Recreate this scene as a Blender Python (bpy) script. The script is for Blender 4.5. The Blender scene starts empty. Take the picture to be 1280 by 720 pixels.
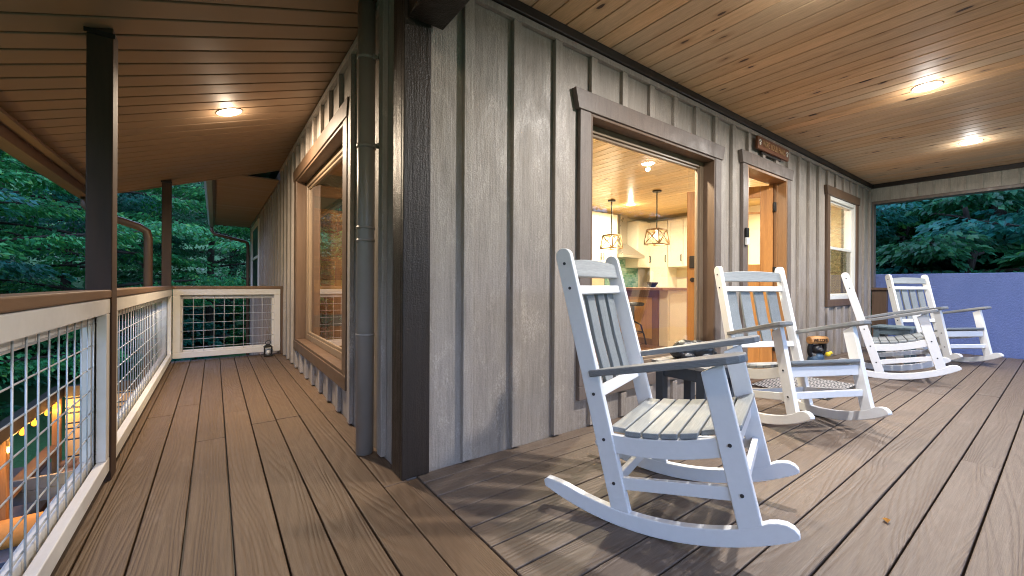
import bpy, bmesh, math, random
from mathutils import Vector, Matrix, noise
R = math.radians
rnd = random.Random(11)
sc = bpy.context.scene
COL = sc.collection
V = Vector

# ------------------------------------------------------------------ mesh helper
class B:
    def __init__(s):
        s.bm = bmesh.new()
        s.t = s.bm.faces.layers.float.new('tint')
    def faces(s, vs, fs, tint=0.5):
        v = [s.bm.verts.new(p) for p in vs]
        for f in fs:
            try:
                q = s.bm.faces.new([v[i] for i in f]); q[s.t] = tint
            except ValueError:
                pass
        return s
    def hexa(s, p, tint=0.5):            # p: 4 bottom + 4 top, both counter-clockwise
        return s.faces(p, [(3,2,1,0),(4,5,6,7),(0,1,5,4),(1,2,6,5),(2,3,7,6),(3,0,4,7)], tint)
    def box(s, x0, x1, y0, y1, z0, z1, tint=0.5):
        return s.hexa([(x0,y0,z0),(x1,y0,z0),(x1,y1,z0),(x0,y1,z0),(x0,y0,z1),(x1,y0,z1),(x1,y1,z1),(x0,y1,z1)], tint)
    def prism(s, pts, ext, tint=0.5):    # planar polygon pushed along ext
        n = len(pts); e = V(ext); P = [V(p) for p in pts]
        nrm = V((0,0,0))
        for i in range(n): nrm += P[i].cross(P[(i+1)%n])
        if nrm.dot(e) < 0: P.reverse()
        return s.faces(P + [p+e for p in P], [tuple(reversed(range(n))), tuple(range(n,2*n))] + [(i,(i+1)%n,n+(i+1)%n,n+i) for i in range(n)], tint)
    def tube(s, pts, rad, seg=8, tint=0.5, cap=True):
        P = [V(p) for p in pts]; n = len(P)
        rs = rad if isinstance(rad,(list,tuple)) else [rad]*n
        rings = []; ref = None
        for i in range(n):
            d = (P[min(i+1,n-1)]-P[max(i-1,0)]).normalized()
            if ref is None:
                ref = d.orthogonal().normalized()
            ref = (ref - d*ref.dot(d)).normalized(); b = d.cross(ref)
            rings.append([s.bm.verts.new(P[i]+rs[i]*(ref*math.cos(a*2*math.pi/seg)+b*math.sin(a*2*math.pi/seg))) for a in range(seg)])
        for i in range(n-1):
            for a in range(seg):
                f = s.bm.faces.new((rings[i][a],rings[i][(a+1)%seg],rings[i+1][(a+1)%seg],rings[i+1][a])); f[s.t]=tint; f.smooth = True
        if cap:
            f = s.bm.faces.new(rings[0][::-1]); f[s.t]=tint
            f = s.bm.faces.new(rings[-1]); f[s.t]=tint
        return s
    def lathe(s, prof, c=(0,0,0), seg=20, tint=0.5):   # prof: (radius, z)
        rings=[]
        for r,z in prof:
            rings.append([s.bm.verts.new((c[0]+r*math.cos(a*2*math.pi/seg), c[1]+r*math.sin(a*2*math.pi/seg), c[2]+z)) for a in range(seg)])
        for i in range(len(prof)-1):
            for a in range(seg):
                f=s.bm.faces.new((rings[i][a],rings[i][(a+1)%seg],rings[i+1][(a+1)%seg],rings[i+1][a])); f[s.t]=tint; f.smooth=True
        s.bm.faces.new(rings[0][::-1]); s.bm.faces.new(rings[-1])
        return s
    def ball(s, c, r, u=14, v=10, rot=None):
        r = r if isinstance(r,(list,tuple)) else (r,r,r)
        m = Matrix.Translation(c) @ (rot.to_4x4() if rot else Matrix.Identity(4)) @ Matrix.Diagonal((*r,1))
        g = bmesh.ops.create_uvsphere(s.bm, u_segments=u, v_segments=v, radius=1, matrix=m)
        for x in g['verts']:
            for f in x.link_faces: f.smooth = True
        return s

def obj(name, b, m, parent=None, bevel=0, base=None):
    me = bpy.data.meshes.new(name)
    bmesh.ops.recalc_face_normals(b.bm, faces=b.bm.faces[:]) if getattr(b,'fix',True) else None
    b.bm.to_mesh(me); b.bm.free()
    me.materials.append(m)
    o = bpy.data.objects.new(name, me); COL.objects.link(o)
    if parent is not None:
        o.parent = parent
        root = parent
        off = V((0,0,0))
        while root is not None:
            off += root.location; root = root.parent
        if parent.get('_local') is None: o.location = -off if parent.type=='EMPTY' else V((0,0,0))
    if bevel:
        md = o.modifiers.new('bevel','BEVEL'); md.width = bevel; md.segments = 2; md.limit_method='ANGLE'; md.angle_limit=R(40)
    return o
def tag(o, label=None, cat=None, group=None, kind=None):
    if label: o['label']=label
    if cat: o['category']=cat
    if group: o['group']=group
    if kind: o['kind']=kind
    return o
def thing(name, loc, label, cat, group=None, local=False):
    o = bpy.data.objects.new(name, None); COL.objects.link(o); o.location = loc; o.empty_display_size=.1
    if local: o['_local']=1
    return tag(o,label,cat,group)
def sub(name, parent):                     # an empty part inside a thing
    o = bpy.data.objects.new(name, None); COL.objects.link(o); o.parent = parent
    o.location = -V(parent.location) if parent.get('_local') is None else V((0,0,0))
    return o
def clone(root, loc, rz, label=None):
    r = root.copy(); COL.objects.link(r); r.location = loc; r.rotation_euler.z = rz
    if label: r['label']=label
    for ch in [c for c in root.children]:
        c = ch.copy(); COL.objects.link(c); c.parent = r
        for g in [q for q in ch.children]:
            d = g.copy(); COL.objects.link(d); d.parent = c
    return r

# ------------------------------------------------------------------ materials
class N:
    def __init__(s, name):
        s.m = bpy.data.materials.new(name); s.m.use_nodes = True
        s.t = s.m.node_tree; s.t.nodes.clear()
        s.out = s.t.nodes.new('ShaderNodeOutputMaterial')
    def n(s, typ, ins=None, **kw):
        d = s.t.nodes.new('ShaderNode'+typ)
        for k,v in kw.items(): setattr(d,k,v)
        for k,v in (ins or {}).items():
            if isinstance(v, bpy.types.NodeSocket): s.t.links.new(v, d.inputs[k])
            else: d.inputs[k].default_value = v
        return d
    def math(s, op, a, b=0.0, c=None, clamp=False):
        ins={0:a,1:b}
        if c is not None: ins[2]=c
        return s.n('Math', ins, operation=op, use_clamp=clamp).outputs[0]
    def mix(s, f, a, b, blend='MIX'):
        a = (*a,1) if isinstance(a,tuple) and len(a)==3 else a
        b = (*b,1) if isinstance(b,tuple) and len(b)==3 else b
        d = s.t.nodes.new('ShaderNodeMix'); d.data_type='RGBA'; d.blend_type=blend
        for i,v in ((0,f),(6,a),(7,b)):
            if isinstance(v, bpy.types.NodeSocket): s.t.links.new(v,d.inputs[i])
            else: d.inputs[i].default_value=v
        return d.outputs[2]
    def ramp(s, f, stops, interp='LINEAR'):
        d = s.n('ValToRGB', {0:f}); cr = d.color_ramp; cr.interpolation=interp
        while len(cr.elements)<len(stops): cr.elements.new(.5)
        for e,(p,c) in zip(cr.elements, stops):
            e.position=p; e.color = (*c,1) if len(c)==3 else c
        return d.outputs[0]
    def rng(s, f, a,b,c,d): return s.n('MapRange',{0:f,1:a,2:b,3:c,4:d}).outputs[0]
    def coords(s, scale=(1,1,1), shift=True):
        c = s.n('TexCoord').outputs['Object']
        if shift:
            t = s.n('Attribute', attribute_name='tint').outputs['Fac']
            k = s.n('CombineXYZ',{0:s.math('MULTIPLY',t,37.3),1:s.math('MULTIPLY',t,51.7),2:s.math('MULTIPLY',t,23.1)}).outputs[0]
            c = s.n('VectorMath',{0:c,1:k},operation='ADD').outputs[0]
        return s.n('VectorMath',{0:c,1:scale},operation='MULTIPLY').outputs[0]
    def tint(s): return s.n('Attribute', attribute_name='tint').outputs['Fac']
    def noise(s, vec, scale, detail=3, rough=.55, dist=0): return s.n('TexNoise',{'Vector':vec,'Scale':scale,'Detail':detail,'Roughness':rough,'Distortion':dist}).outputs[0]
    def done(s, col, rough=.5, bump=None, bstr=.3, bdist=.01, metal=0, spec=.5, **kw):
        ins={'Base Color': (*col,1) if isinstance(col,tuple) and len(col)==3 else col,'Roughness':rough,'Metallic':metal,'Specular IOR Level':spec}
        ins.update(kw)
        p = s.n('BsdfPrincipled', ins)
        if bump is not None:
            bn = s.n('Bump',{'Height':bump,'Strength':bstr,'Distance':bdist}).outputs[0]
            s.t.links.new(bn,p.inputs['Normal'])
        s.t.links.new(p.outputs[0], s.out.inputs[0]); s.p=p
        return s.m

def axs(axis, along, across):
    a=[across]*3; a['xyz'.index(axis)]=along; return tuple(a)
def plain(name, col, rough=.5, var=.12, scale=18, bump=.15, metal=0, spec=.5, axis=None):
    k=N(name); c=k.coords(axs(axis,.12,1) if axis else (1,1,1), True)
    n1=k.noise(c,scale,4)
    n2=k.noise(c,scale*.13,2)
    f=k.math('ADD',k.math('MULTIPLY',n1,.6),k.math('MULTIPLY',n2,.4))
    lo=tuple(x*(1-var) for x in col); hi=tuple(min(1,x*(1+var)) for x in col)
    cc=k.ramp(f,[(.3,lo),(.7,hi)])
    return k.done(cc,k.rng(n2,.3,.7,rough*.85,min(1,rough*1.15)),n1,bump,.004,metal,spec)
def planks(name, axis, dark, light, rough, grain=34, tvar=.25, bump=.35, knots=0, wear=None, fine=120, along=.22, across=5.0, rings=.55, hue=None, spec=.5):
    k=N(name); c=k.coords(axs(axis,along,across)); 
    a=k.noise(c,1.0,2,.5,.3)
    ring=k.math('SINE',k.math('MULTIPLY',a,grain*2.2)); ring=k.rng(ring,-1,1,0,1)
    ring=k.math('POWER',ring,1.6)
    cf=k.coords(axs(axis,.5,26)); f1=k.noise(cf,3.2,4,.65)
    big=k.noise(k.coords((1,1,1)),1.7,4,.6)
    fac=k.math('ADD',k.math('MULTIPLY',ring,rings),k.math('MULTIPLY',f1,1-rings))
    col=k.mix(fac,light,dark)
    col=k.mix(k.rng(big,.3,.75,.0,.45),col,tuple(x*.72 for x in light))
    if wear: col=k.mix(k.math('MULTIPLY',k.rng(k.noise(k.coords(axs(axis,1.3,3.2)),2.3,5,.7),.60,.74,0,1),.38),col,wear)
    t=k.tint()
    hsh=k.n('TexWhiteNoise',{'W':t},noise_dimensions='1D').outputs[0]
    br=k.rng(hsh,0,1,1-tvar,1+tvar)
    col=k.mix(1.0,col,k.n('CombineXYZ',{0:br,1:br,2:br}).outputs[0],'MULTIPLY')
    if hue:
        h2=k.n('TexWhiteNoise',{'W':k.math('ADD',t,7.7)},noise_dimensions='1D').outputs[0]
        col=k.mix(k.math('MULTIPLY',h2,.6),col,hue)
    f2=k.noise(k.coords(axs(axis,2.0,60)),6,3,.7)
    sv=k.rng(f2,.3,.7,.80,1.18)
    col=k.mix(1.0,col,k.n('CombineXYZ',{0:sv,1:sv,2:sv}).outputs[0],'MULTIPLY')
    h=k.math('ADD',k.math('ADD',k.math('MULTIPLY',ring,-.5),k.math('MULTIPLY',f1,.5)),k.math('MULTIPLY',f2,.35))
    if knots:
        kc=k.coords(axs(axis,2.3,6.0)); kc=k.n('VectorMath',{0:kc,1:k.n('VectorMath',{0:k.n('TexNoise',{'Vector':kc,'Scale':4.0}).outputs['Color'],1:(.16,.16,.16)},operation='MULTIPLY').outputs[0]},operation='ADD').outputs[0]
        vo=k.n('TexVoronoi',{'Vector':kc,'Scale':1.25},feature='F1')
        gate=k.math('GREATER_THAN',k.n('SeparateColor',{0:vo.outputs['Color']}).outputs[0],1-knots)
        siz=k.rng(k.n('SeparateColor',{0:vo.outputs['Color']}).outputs[1],0,1,.06,.17)
        kn=k.math('MULTIPLY',k.rng(k.math('DIVIDE',vo.outputs['Distance'],siz),.72,1.0,1,0),gate)
        halo=k.math('MULTIPLY',k.rng(k.math('DIVIDE',vo.outputs['Distance'],siz),.9,2.2,.5,0),gate)
        col=k.mix(halo,col,tuple(x*.6 for x in dark)); col=k.mix(k.math('MULTIPLY',kn,.92),col,(.035,.016,.008))
    return k.done(col,k.rng(f1,.2,.8,rough*.8,min(1,rough*1.2)),h,bump,.004,spec=spec)
def rough_sawn(name, base, rough=.5, bump=1.0, streak=.3):
    k=N(name)
    s1=k.noise(k.coords((1,1,.055)),55,4,.7)                 # fine vertical saw streaks
    s2=k.noise(k.coords((1,1,.13)),8,5,.65,.6)               # broad streaks
    pat=k.noise(k.coords((1,1,.45)),5.5,5,.7,.8)             # worn pale patches
    fz=k.noise(k.coords((1,1,3.2)),60,3,.7)                  # cross saw marks
    grit=k.noise(k.coords((1,1,.5)),150,2,.6)
    f=k.math('ADD',k.math('ADD',k.math('MULTIPLY',s1,.42),k.math('MULTIPLY',s2,.26)),k.math('ADD',k.math('MULTIPLY',fz,.17),k.math('MULTIPLY',grit,.15)))
    col=k.ramp(f,[(.34,tuple(x*(1-streak) for x in base)),(.51,base),(.66,tuple(x*(1+streak*.7) for x in base))])
    hv=k.rng(k.n('TexWhiteNoise',{'W':k.tint()},noise_dimensions='1D').outputs[0],0,1,.9,1.1)
    col=k.mix(1.0,col,k.n('CombineXYZ',{0:hv,1:hv,2:hv}).outputs[0],'MULTIPLY')
    pm=k.math('MULTIPLY',k.rng(pat,.52,.68,0,1),k.rng(grit,.40,.62,.1,1))
    col=k.mix(k.math('MULTIPLY',pm,.62),col,tuple(min(1,x*1.75) for x in base))
    dm=k.math('MULTIPLY',k.rng(pat,.46,.34,0,1),k.rng(s1,.40,.6,1,.2))
    col=k.mix(k.math('MULTIPLY',dm,.4),col,tuple(x*.62 for x in base))
    kc=k.coords((2.6,2.6,.95)); kc=k.n('VectorMath',{0:kc,1:k.n('VectorMath',{0:k.n('TexNoise',{'Vector':kc,'Scale':9.0}).outputs['Color'],1:(.10,.10,.10)},operation='MULTIPLY').outputs[0]},operation='ADD').outputs[0]
    vo=k.n('TexVoronoi',{'Vector':kc,'Scale':1.0},feature='F1')
    gate=k.math('GREATER_THAN',k.n('SeparateColor',{0:vo.outputs['Color']}).outputs[0],.5)
    kd=k.math('MULTIPLY',k.rng(vo.outputs['Distance'],.03,.08,1,0),gate)
    kr=k.math('MULTIPLY',k.rng(k.math('ABSOLUTE',k.math('SUBTRACT',vo.outputs['Distance'],.085)),0,.03,1,0),gate)
    col=k.mix(k.math('MULTIPLY',kd,.45),col,tuple(x*.5 for x in base)); col=k.mix(k.math('MULTIPLY',kr,.4),col,tuple(min(1,x*1.6) for x in base))
    h=k.math('ADD',k.math('ADD',k.math('MULTIPLY',s1,.6),k.math('MULTIPLY',fz,.3)),k.math('ADD',k.math('MULTIPLY',grit,.3),k.math('MULTIPLY',kd,.6)))
    h=k.math('ADD',h,k.math('MULTIPLY',k.math('ADD',s2,pat),.6))
    return k.done(col,k.rng(pat,.35,.65,rough*1.2,rough*.65),h,bump,.006)
def emit(name, col, st):
    k=N(name); e=k.n('Emission',{'Color':(*col,1),'Strength':st}); k.t.links.new(e.outputs[0],k.out.inputs[0]); return k.m
def glass(name, tint=(1,1,1), ior=1.5, rough=.0, boost=1.0):
    k=N(name); fr=k.n('Fresnel',{'IOR':ior}).outputs[0]
    bf=k.n('NewGeometry').outputs['Backfacing']
    fr=k.math('MULTIPLY',k.math('MULTIPLY',fr,boost,clamp=True),k.math('SUBTRACT',1.0,bf))
    t=k.n('BsdfTransparent',{'Color':(*tint,1)}); g=k.n('BsdfGlossy',{'Color':(1,1,1,1),'Roughness':rough})
    mx=k.n('MixShader',{0:fr,1:t.outputs[0],2:g.outputs[0]}); k.t.links.new(mx.outputs[0],k.out.inputs[0]); return k.m

M={}
M['deck_y']=planks('deck_stain_y','y',(.102,.060,.030),(.148,.091,.050),.58,grain=95,tvar=.09,bump=.6,wear=(.22,.16,.12),rings=.29,across=3.4,along=.3)
M['deck_x']=planks('deck_stain_x','x',(.122,.085,.060),(.164,.121,.088),.56,grain=95,tvar=.09,bump=.6,wear=(.23,.19,.16),rings=.29,across=3.4,along=.3)
M['pine_y']=planks('knotty_pine','y',(.54,.29,.125),(.78,.49,.25),.62,grain=22,tvar=.13,bump=.12,knots=.92,rings=.35,hue=(.52,.42,.29))
M['pine_in']=planks('interior_pine','y',(.48,.30,.095),(.74,.54,.23),.33,grain=16,tvar=.14,bump=.1,knots=.3,rings=.35)
M['soffit']=plain('tan_soffit',(.26,.172,.105),.6,.06,6,.05,axis='x')
M['siding']=rough_sawn('taupe_siding',(.335,.29,.25),.52,.8,.30)
M['header']=rough_sawn('taupe_siding_lightened',(.44,.41,.36))  # siding colour lightened in place of lamp light missing on the end header
M['corner']=rough_sawn('dark_brown_trim',(.026,.017,.012),.45,1.0)
M['casing']=rough_sawn('casing_brown',(.150,.118,.100),.5,.35,.2)
M['brown']=plain('brown_trim',(.115,.068,.040),.5,.2,24,.3,axis='z')
M['cap']=plain('brown_cap',(.17,.095,.05),.45,.22,26,.35,axis='y')
M['black']=plain('dark_trim',(.018,.012,.009),.45,.2,20,.2)
M['post']=plain('dark_post',(.062,.030,.016),.65,.3,26,.4,axis='z')
M['white_frame']=plain('white_frame',(.70,.66,.60),.45,.06,20,.2)
M['wire']=plain('galvanised_wire',(.58,.60,.61),.4,.1,30,.1,metal=.3)
M['chair_white']=plain('white_poly_lumber',(.78,.775,.77),.38,.03,40,.08)
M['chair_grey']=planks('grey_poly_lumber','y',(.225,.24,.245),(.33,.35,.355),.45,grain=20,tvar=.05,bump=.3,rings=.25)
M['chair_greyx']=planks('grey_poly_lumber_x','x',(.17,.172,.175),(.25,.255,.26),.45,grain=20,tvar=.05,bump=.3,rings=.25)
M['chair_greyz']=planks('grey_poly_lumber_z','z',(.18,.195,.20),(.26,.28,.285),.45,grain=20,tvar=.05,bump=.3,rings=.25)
M['bolt']=plain('dark_bolt',(.10,.10,.11),.35,.1,40,.1,metal=.8)
M['table_dark']=plain('charcoal_lumber',(.035,.045,.062),.45,.15,30,.2)
M['table_slate']=plain('slate_lumber',(.10,.14,.16),.45,.15,30,.2)
M['table_top']=planks('grey_table_top','x',(.16,.15,.145),(.26,.245,.235),.45,grain=18,tvar=.05,bump=.25,rings=.3)
M['bear']=plain('black_resin',(.012,.012,.014),.33,.3,60,.8)
M['jacket']=plain('blue_resin',(.05,.10,.17),.45,.35,50,.5)
M['log']=plain('carved_log',(.52,.26,.09),.5,.25,30,.4)
M['yellow']=plain('yellow_resin',(.75,.55,.03),.4,.1,30,.1)
M['pipe']=plain('taupe_pipe',(.28,.24,.205),.38,.07,8,.05)
M['gutter']=plain('brown_gutter',(.115,.064,.040),.38,.1,8,.05)
M['gutter_grey']=plain('grey_gutter',(.26,.28,.27),.38,.1,8,.05)
M['door']=planks('stained_door','z',(.30,.115,.022),(.52,.235,.06),.35,grain=14,tvar=.05,bump=.1,rings=.4)
M['jamb']=planks('stained_jamb','z',(.20,.095,.035),(.34,.18,.075),.38,grain=14,tvar=.05,bump=.1,rings=.4)
M['sash']=plain('tan_sash',(.22,.155,.10),.4,.08,14,.1)
M['vinyl']=plain('white_vinyl',(.72,.71,.66),.35,.03,14,.04)
M['glass']=glass('window_glass',(.97,.98,.97),1.5,0,1.9)
M['screen']=glass('screened_glass',(.42,.44,.43),1.4)
M['cream']=plain('cream_paint',(.78,.72,.58),.4,.03,10,.05)
M['inwall']=plain('interior_wall',(.72,.62,.42),.6,.04,10,.05)
M['infloor']=planks('interior_floor','x',(.20,.085,.035),(.36,.17,.075),.28,grain=14,tvar=.25,bump=.1,rings=.4)
M['steel']=plain('brushed_steel',(.42,.38,.32),.32,.06,30,.05,metal=.7)
M['iron']=plain('black_iron',(.014,.013,.012),.4,.2,30,.2,metal=.3)
M['island']=planks('island_panel','z',(.46,.235,.06),(.66,.38,.12),.4,grain=12,tvar=.05,bump=.08,rings=.3)
M['walnut']=planks('island_trim','z',(.15,.068,.024),(.27,.135,.05),.5,grain=14,tvar=.05,bump=.1,rings=.4)
M['counter']=planks('counter_edge','x',(.20,.085,.03),(.34,.16,.06),.3,grain=14,tvar=.05,bump=.1,rings=.4)
M['stone_top']=plain('pale_counter',(.45,.40,.32),.25,.3,14,.05)
M['wood_frame']=plain('pale_shade_frame',(.38,.24,.11),.5,.2,20,.2)
M['sign']=planks('sign_board','x',(.13,.045,.018),(.24,.09,.04),.5,grain=14,tvar=.05,bump=.2,rings=.4)
M['letters']=plain('carved_letters',(.46,.27,.13),.55,.1,30,.1)
M['ink']=plain('burnt_letters',(.06,.025,.01),.6,.1,30,.1)
M['stone']=plain('patio_stone',(.16,.115,.095),.7,.4,4,.5)
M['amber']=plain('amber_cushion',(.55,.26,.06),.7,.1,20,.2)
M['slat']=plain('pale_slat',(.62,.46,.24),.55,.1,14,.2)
M['navy']=plain('navy_frame',(.05,.08,.14),.45,.2,20,.2)
M['asphalt']=plain('driveway',(.10,.12,.14),.8,.2,6,.3)
M['leaf_dry']=plain('dry_leaf',(.50,.24,.03),.6,.2,40,.2)
M['bulb']=emit('amber_bulb',(1.0,.24,.018),6)
M['lens_cool']=emit('cool_diffuser',(1.0,.98,.95),110)
M['lens_warm']=emit('warm_diffuser',(1.0,.84,.64),50)
M['filament']=emit('pendant_bulb',(1.0,.78,.45),9)

k=N('sky_tinted_wall'); c=k.coords((1,1,1)); n1=k.noise(c,38,5,.7); n2=k.noise(k.coords((1,1,.5)),2.2,5,.7); n3=k.noise(c,120,2)
M['sky_tinted_wall']=k.done(k.ramp(n2,[(.25,(.105,.155,.36)),(.5,(.132,.182,.41)),(.75,(.16,.21,.43))]),.8,k.math('ADD',n1,k.math('MULTIPLY',n3,.3)),.9,.02)  # pale stucco, the blue of the dusk sky is put into its colour

k=N('backsplash'); c=k.coords((1,1,1),False)
br=k.n('TexBrick',{'Vector':k.n('Mapping',{'Vector':c,'Rotation':(R(90),0,0)}).outputs[0],'Scale':5.0,'Color1':(.10,.30,.22,1),'Color2':(.32,.52,.42,1),'Mortar':(.45,.5,.45,1),'Mortar Size':.012})
M['tile']=k.done(br.outputs[0],.15)

k=N('reclaimed'); t=k.tint(); h=k.n('TexWhiteNoise',{'W':t},noise_dimensions='1D').outputs[0]
col=k.ramp(h,[(0,(.34,.15,.05)),(.28,(.16,.14,.12)),(.45,(.52,.27,.07)),(.62,(.07,.13,.09)),(.78,(.42,.22,.08)),(.9,(.22,.12,.06))],'CONSTANT')
g=k.noise(k.coords((.3,8,14)),3,4,.6); col=k.mix(k.rng(g,.3,.7,0,.55),col,(.10,.06,.03))
M['reclaimed']=k.done(col,.55,g,.4,.004)

k=N('rug_pattern'); c=k.coords((1,1,1),False); sp=k.n('SeparateXYZ',{0:c}); x,y=sp.outputs[0],sp.outputs[1]
u=k.math('PINGPONG',k.math('MULTIPLY',k.math('ADD',x,y),1.0),.045); v=k.math('PINGPONG',k.math('SUBTRACT',x,y),.045)
d1=k.math('LESS_THAN',k.math('MINIMUM',u,v),.012)
d2=k.math('LESS_THAN',k.math('MAXIMUM',k.math('PINGPONG',x,.0225),k.math('PINGPONG',y,.0225)),.012)
pat=k.math('MAXIMUM',d1,d2)
M['rug']=k.done(k.mix(pat,(.52,.50,.47),(.03,.032,.038)),.9,k.noise(c,300,2),.5,.003)

k=N('grass_ground'); c=k.coords((1,1,1),False); a=k.noise(c,.25,5,.6); b2=k.noise(c,9,4,.7)
M['ground']=k.done(k.mix(k.math('MULTIPLY',b2,.8),k.ramp(a,[(.35,(.05,.19,.06)),(.6,(.07,.24,.07)),(.8,(.09,.10,.05))]),(.025,.07,.022)),.95,b2,1.0,.05)
k=N('bark'); c=k.coords((1,1,.2),False); a=k.noise(c,14,5,.7)
M['bark']=k.done(k.ramp(a,[(.3,(.025,.020,.016)),(.7,(.085,.07,.055))]),.9,a,1.0,.03)
def leafmat(name, stops):
    k=N(name); h=k.n('TexWhiteNoise',{'W':k.tint()},noise_dimensions='1D').outputs[0]
    col=k.ramp(h,stops)
    p=k.n('BsdfPrincipled',{'Base Color':col,'Roughness':.36,'Specular IOR Level':.6})
    tr=k.n('BsdfTranslucent',{'Color':k.mix(.4,col,(.12,.30,.05))})
    mx=k.n('MixShader',{0:.44,1:p.outputs[0],2:tr.outputs[0]}); k.t.links.new(mx.outputs[0],k.out.inputs[0]); return k.m
M['leafA']=leafmat('leaf_green',[(0,(.028,.25,.095)),(.5,(.052,.40,.145)),(.9,(.11,.53,.15)),(1,(.24,.55,.09))])
M['leafB']=leafmat('leaf_blue_green',[(0,(.016,.17,.15)),(.6,(.03,.28,.235)),(1,(.075,.39,.27))])
M['leafC']=leafmat('leaf_dark',[(0,(.012,.12,.06)),(.7,(.03,.22,.11)),(1,(.07,.32,.12))])

# ------------------------------------------------------------------ constants
WX, WY = .80, 2.02            # outer faces of the side wall and the front wall
ZC, ZS = 2.72, 2.69           # porch ceiling, soffit height at side wall
SL = .33                      # soffit slope
XE = 9.08
YEND = 13.2
zs = lambda x: ZS-SL*(WX-x)
GZ = -2.8

# ------------------------------------------------------------------ decks (setting)
b=B()
seams=[-.555,-.400,-.245,-.092,.062,.217,.370,.524,.678,.853]
for i in range(len(seams)-1):
    y=-1.6; x0,x1=seams[i]+.003,seams[i+1]-.003
    cuts=[rnd.uniform(-1.2,.5), rnd.uniform(2.9,4.3), 6.74] if i!=5 else [.1,3.42,6.74]
    for c_ in cuts:
        if x1>WX and c_>WY:
            b.box(x0,x1,y,WY-.033,-.038,rnd.uniform(-.0015,.0015),rnd.random())
            b.box(x0,WX-.002,WY-.03,3.42,-.038,.0004,rnd.random()); b.box(x0,WX-.002,3.425,6.74,-.038,-.0004,rnd.random()); break
        b.box(x0,x1,y+.0025,c_-.0025,-.038,rnd.uniform(-.0015,.0015),rnd.random()); y=c_
    if x1>WX: pass
dk=obj('walkway_deck',b,M['deck_y'],bevel=.004); tag(dk,'brown stained deck boards of the narrow side walkway','deck',kind='structure')
b=B(); k0=-13
for i in range(-15,11):
    y0=.3725+.1545*i; y1=y0+.1545
    if y0<-1.6: continue
    if y0>2.0: break
    y1=min(y1,2.018)
    x=.856
    while x<XE:
        nx=min(x+rnd.uniform(2.6,4.9),XE)
        if XE-nx<.7: nx=XE
        b.box(x+.002,nx-.002,y0+.0035,y1-.0035,-.038,rnd.uniform(-.0015,.0015),rnd.random()); x=nx
dk=obj('porch_deck',b,M['deck_x'],bevel=.004); tag(dk,'grey brown deck boards of the wide front porch','deck',kind='structure')
b=B(); b.box(-.55,.79,-1.6,6.74,-.28,-.05); b.box(.795,XE,-1.6,2.0,-.28,-.051)
tag(obj('deck_framing',b,M['black']),kind='structure')

# ------------------------------------------------------------------ cabin
cabin=thing('cabin',(5,7,0),'taupe board and batten cabin with dark brown trim and a lit kitchen','house')
def wall_x(b, xa, xb, y0, y1, z0, z1, holes):      # slab along X with rectangular holes (x0,x1,z0,z1)
    x=xa
    for hx0,hx1,hz0,hz1 in holes:
        b.box(x,hx0,y0,y1,z0,z1,.2+x*.03)
        if hz0>z0: b.box(hx0,hx1,y0,y1,z0,hz0,.3)
        b.box(hx0,hx1,y0,y1,hz1,z1,.4); x=hx1
    b.box(x,xb,y0,y1,z0,z1,.6)
HOLE_W=(2.13,3.84,.30,2.21); HOLE_D=(4.49,5.51,0,2.27); HOLE_S=(6.97,8.16,.81,2.28)
b=B(); wall_x(b,WX+.002,XE,WY,WY+.16,-.3,ZC,[HOLE_W,HOLE_D,HOLE_S])
fw=obj('front_wall',b,M['siding'],cabin)
b=B()   # battens on the front wall
def clear(x0,x1,z):   # is the batten blocked at height z
    for (a,c,z0,z1),hd in ((HOLE_W,2.345),(HOLE_D,2.40),(HOLE_S,2.41)):
        if x1>a-.11 and x0<c+.11 and z0-.115<z<hd: return False
    return True
x=1.12
while x<XE-.05:
    x1=x+.062
    cuts=[0.0]; blk=None
    for (a,c,z0,z1),hd in ((HOLE_W,2.347),(HOLE_D,2.402),(HOLE_S,2.412)):
        if x1>a-.115 and x<c+.115: blk=(max(0,z0-.11),hd)
    if blk is None: b.box(x,x1,WY-.031,WY-.0005,0.012,2.61,rnd.random())
    else:
        if blk[0]>.05: b.box(x,x1,WY-.031,WY-.0005,0.012,blk[0]-.002,rnd.random())
        b.box(x,x1,WY-.031,WY-.0005,blk[1],2.61,rnd.random())
    x+=.339
obj('battens',b,M['siding'],cabin,.003).name='batten_strips'
b=B(); b.box(.99,XE-.1,WY-.033,WY-.0006,2.612,2.652,.3)
obj('frieze_board',b,M['siding'],cabin,.003)
b=B(); b.box(.987,XE-.02,WY-.05,WY-.0008,2.655,ZC-.001)
b.box(XE-.115,XE-.055,-1.6,WY-.052,2.655,ZC-.001)
obj('crown_trim',b,M['black'],cabin,.004)
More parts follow.
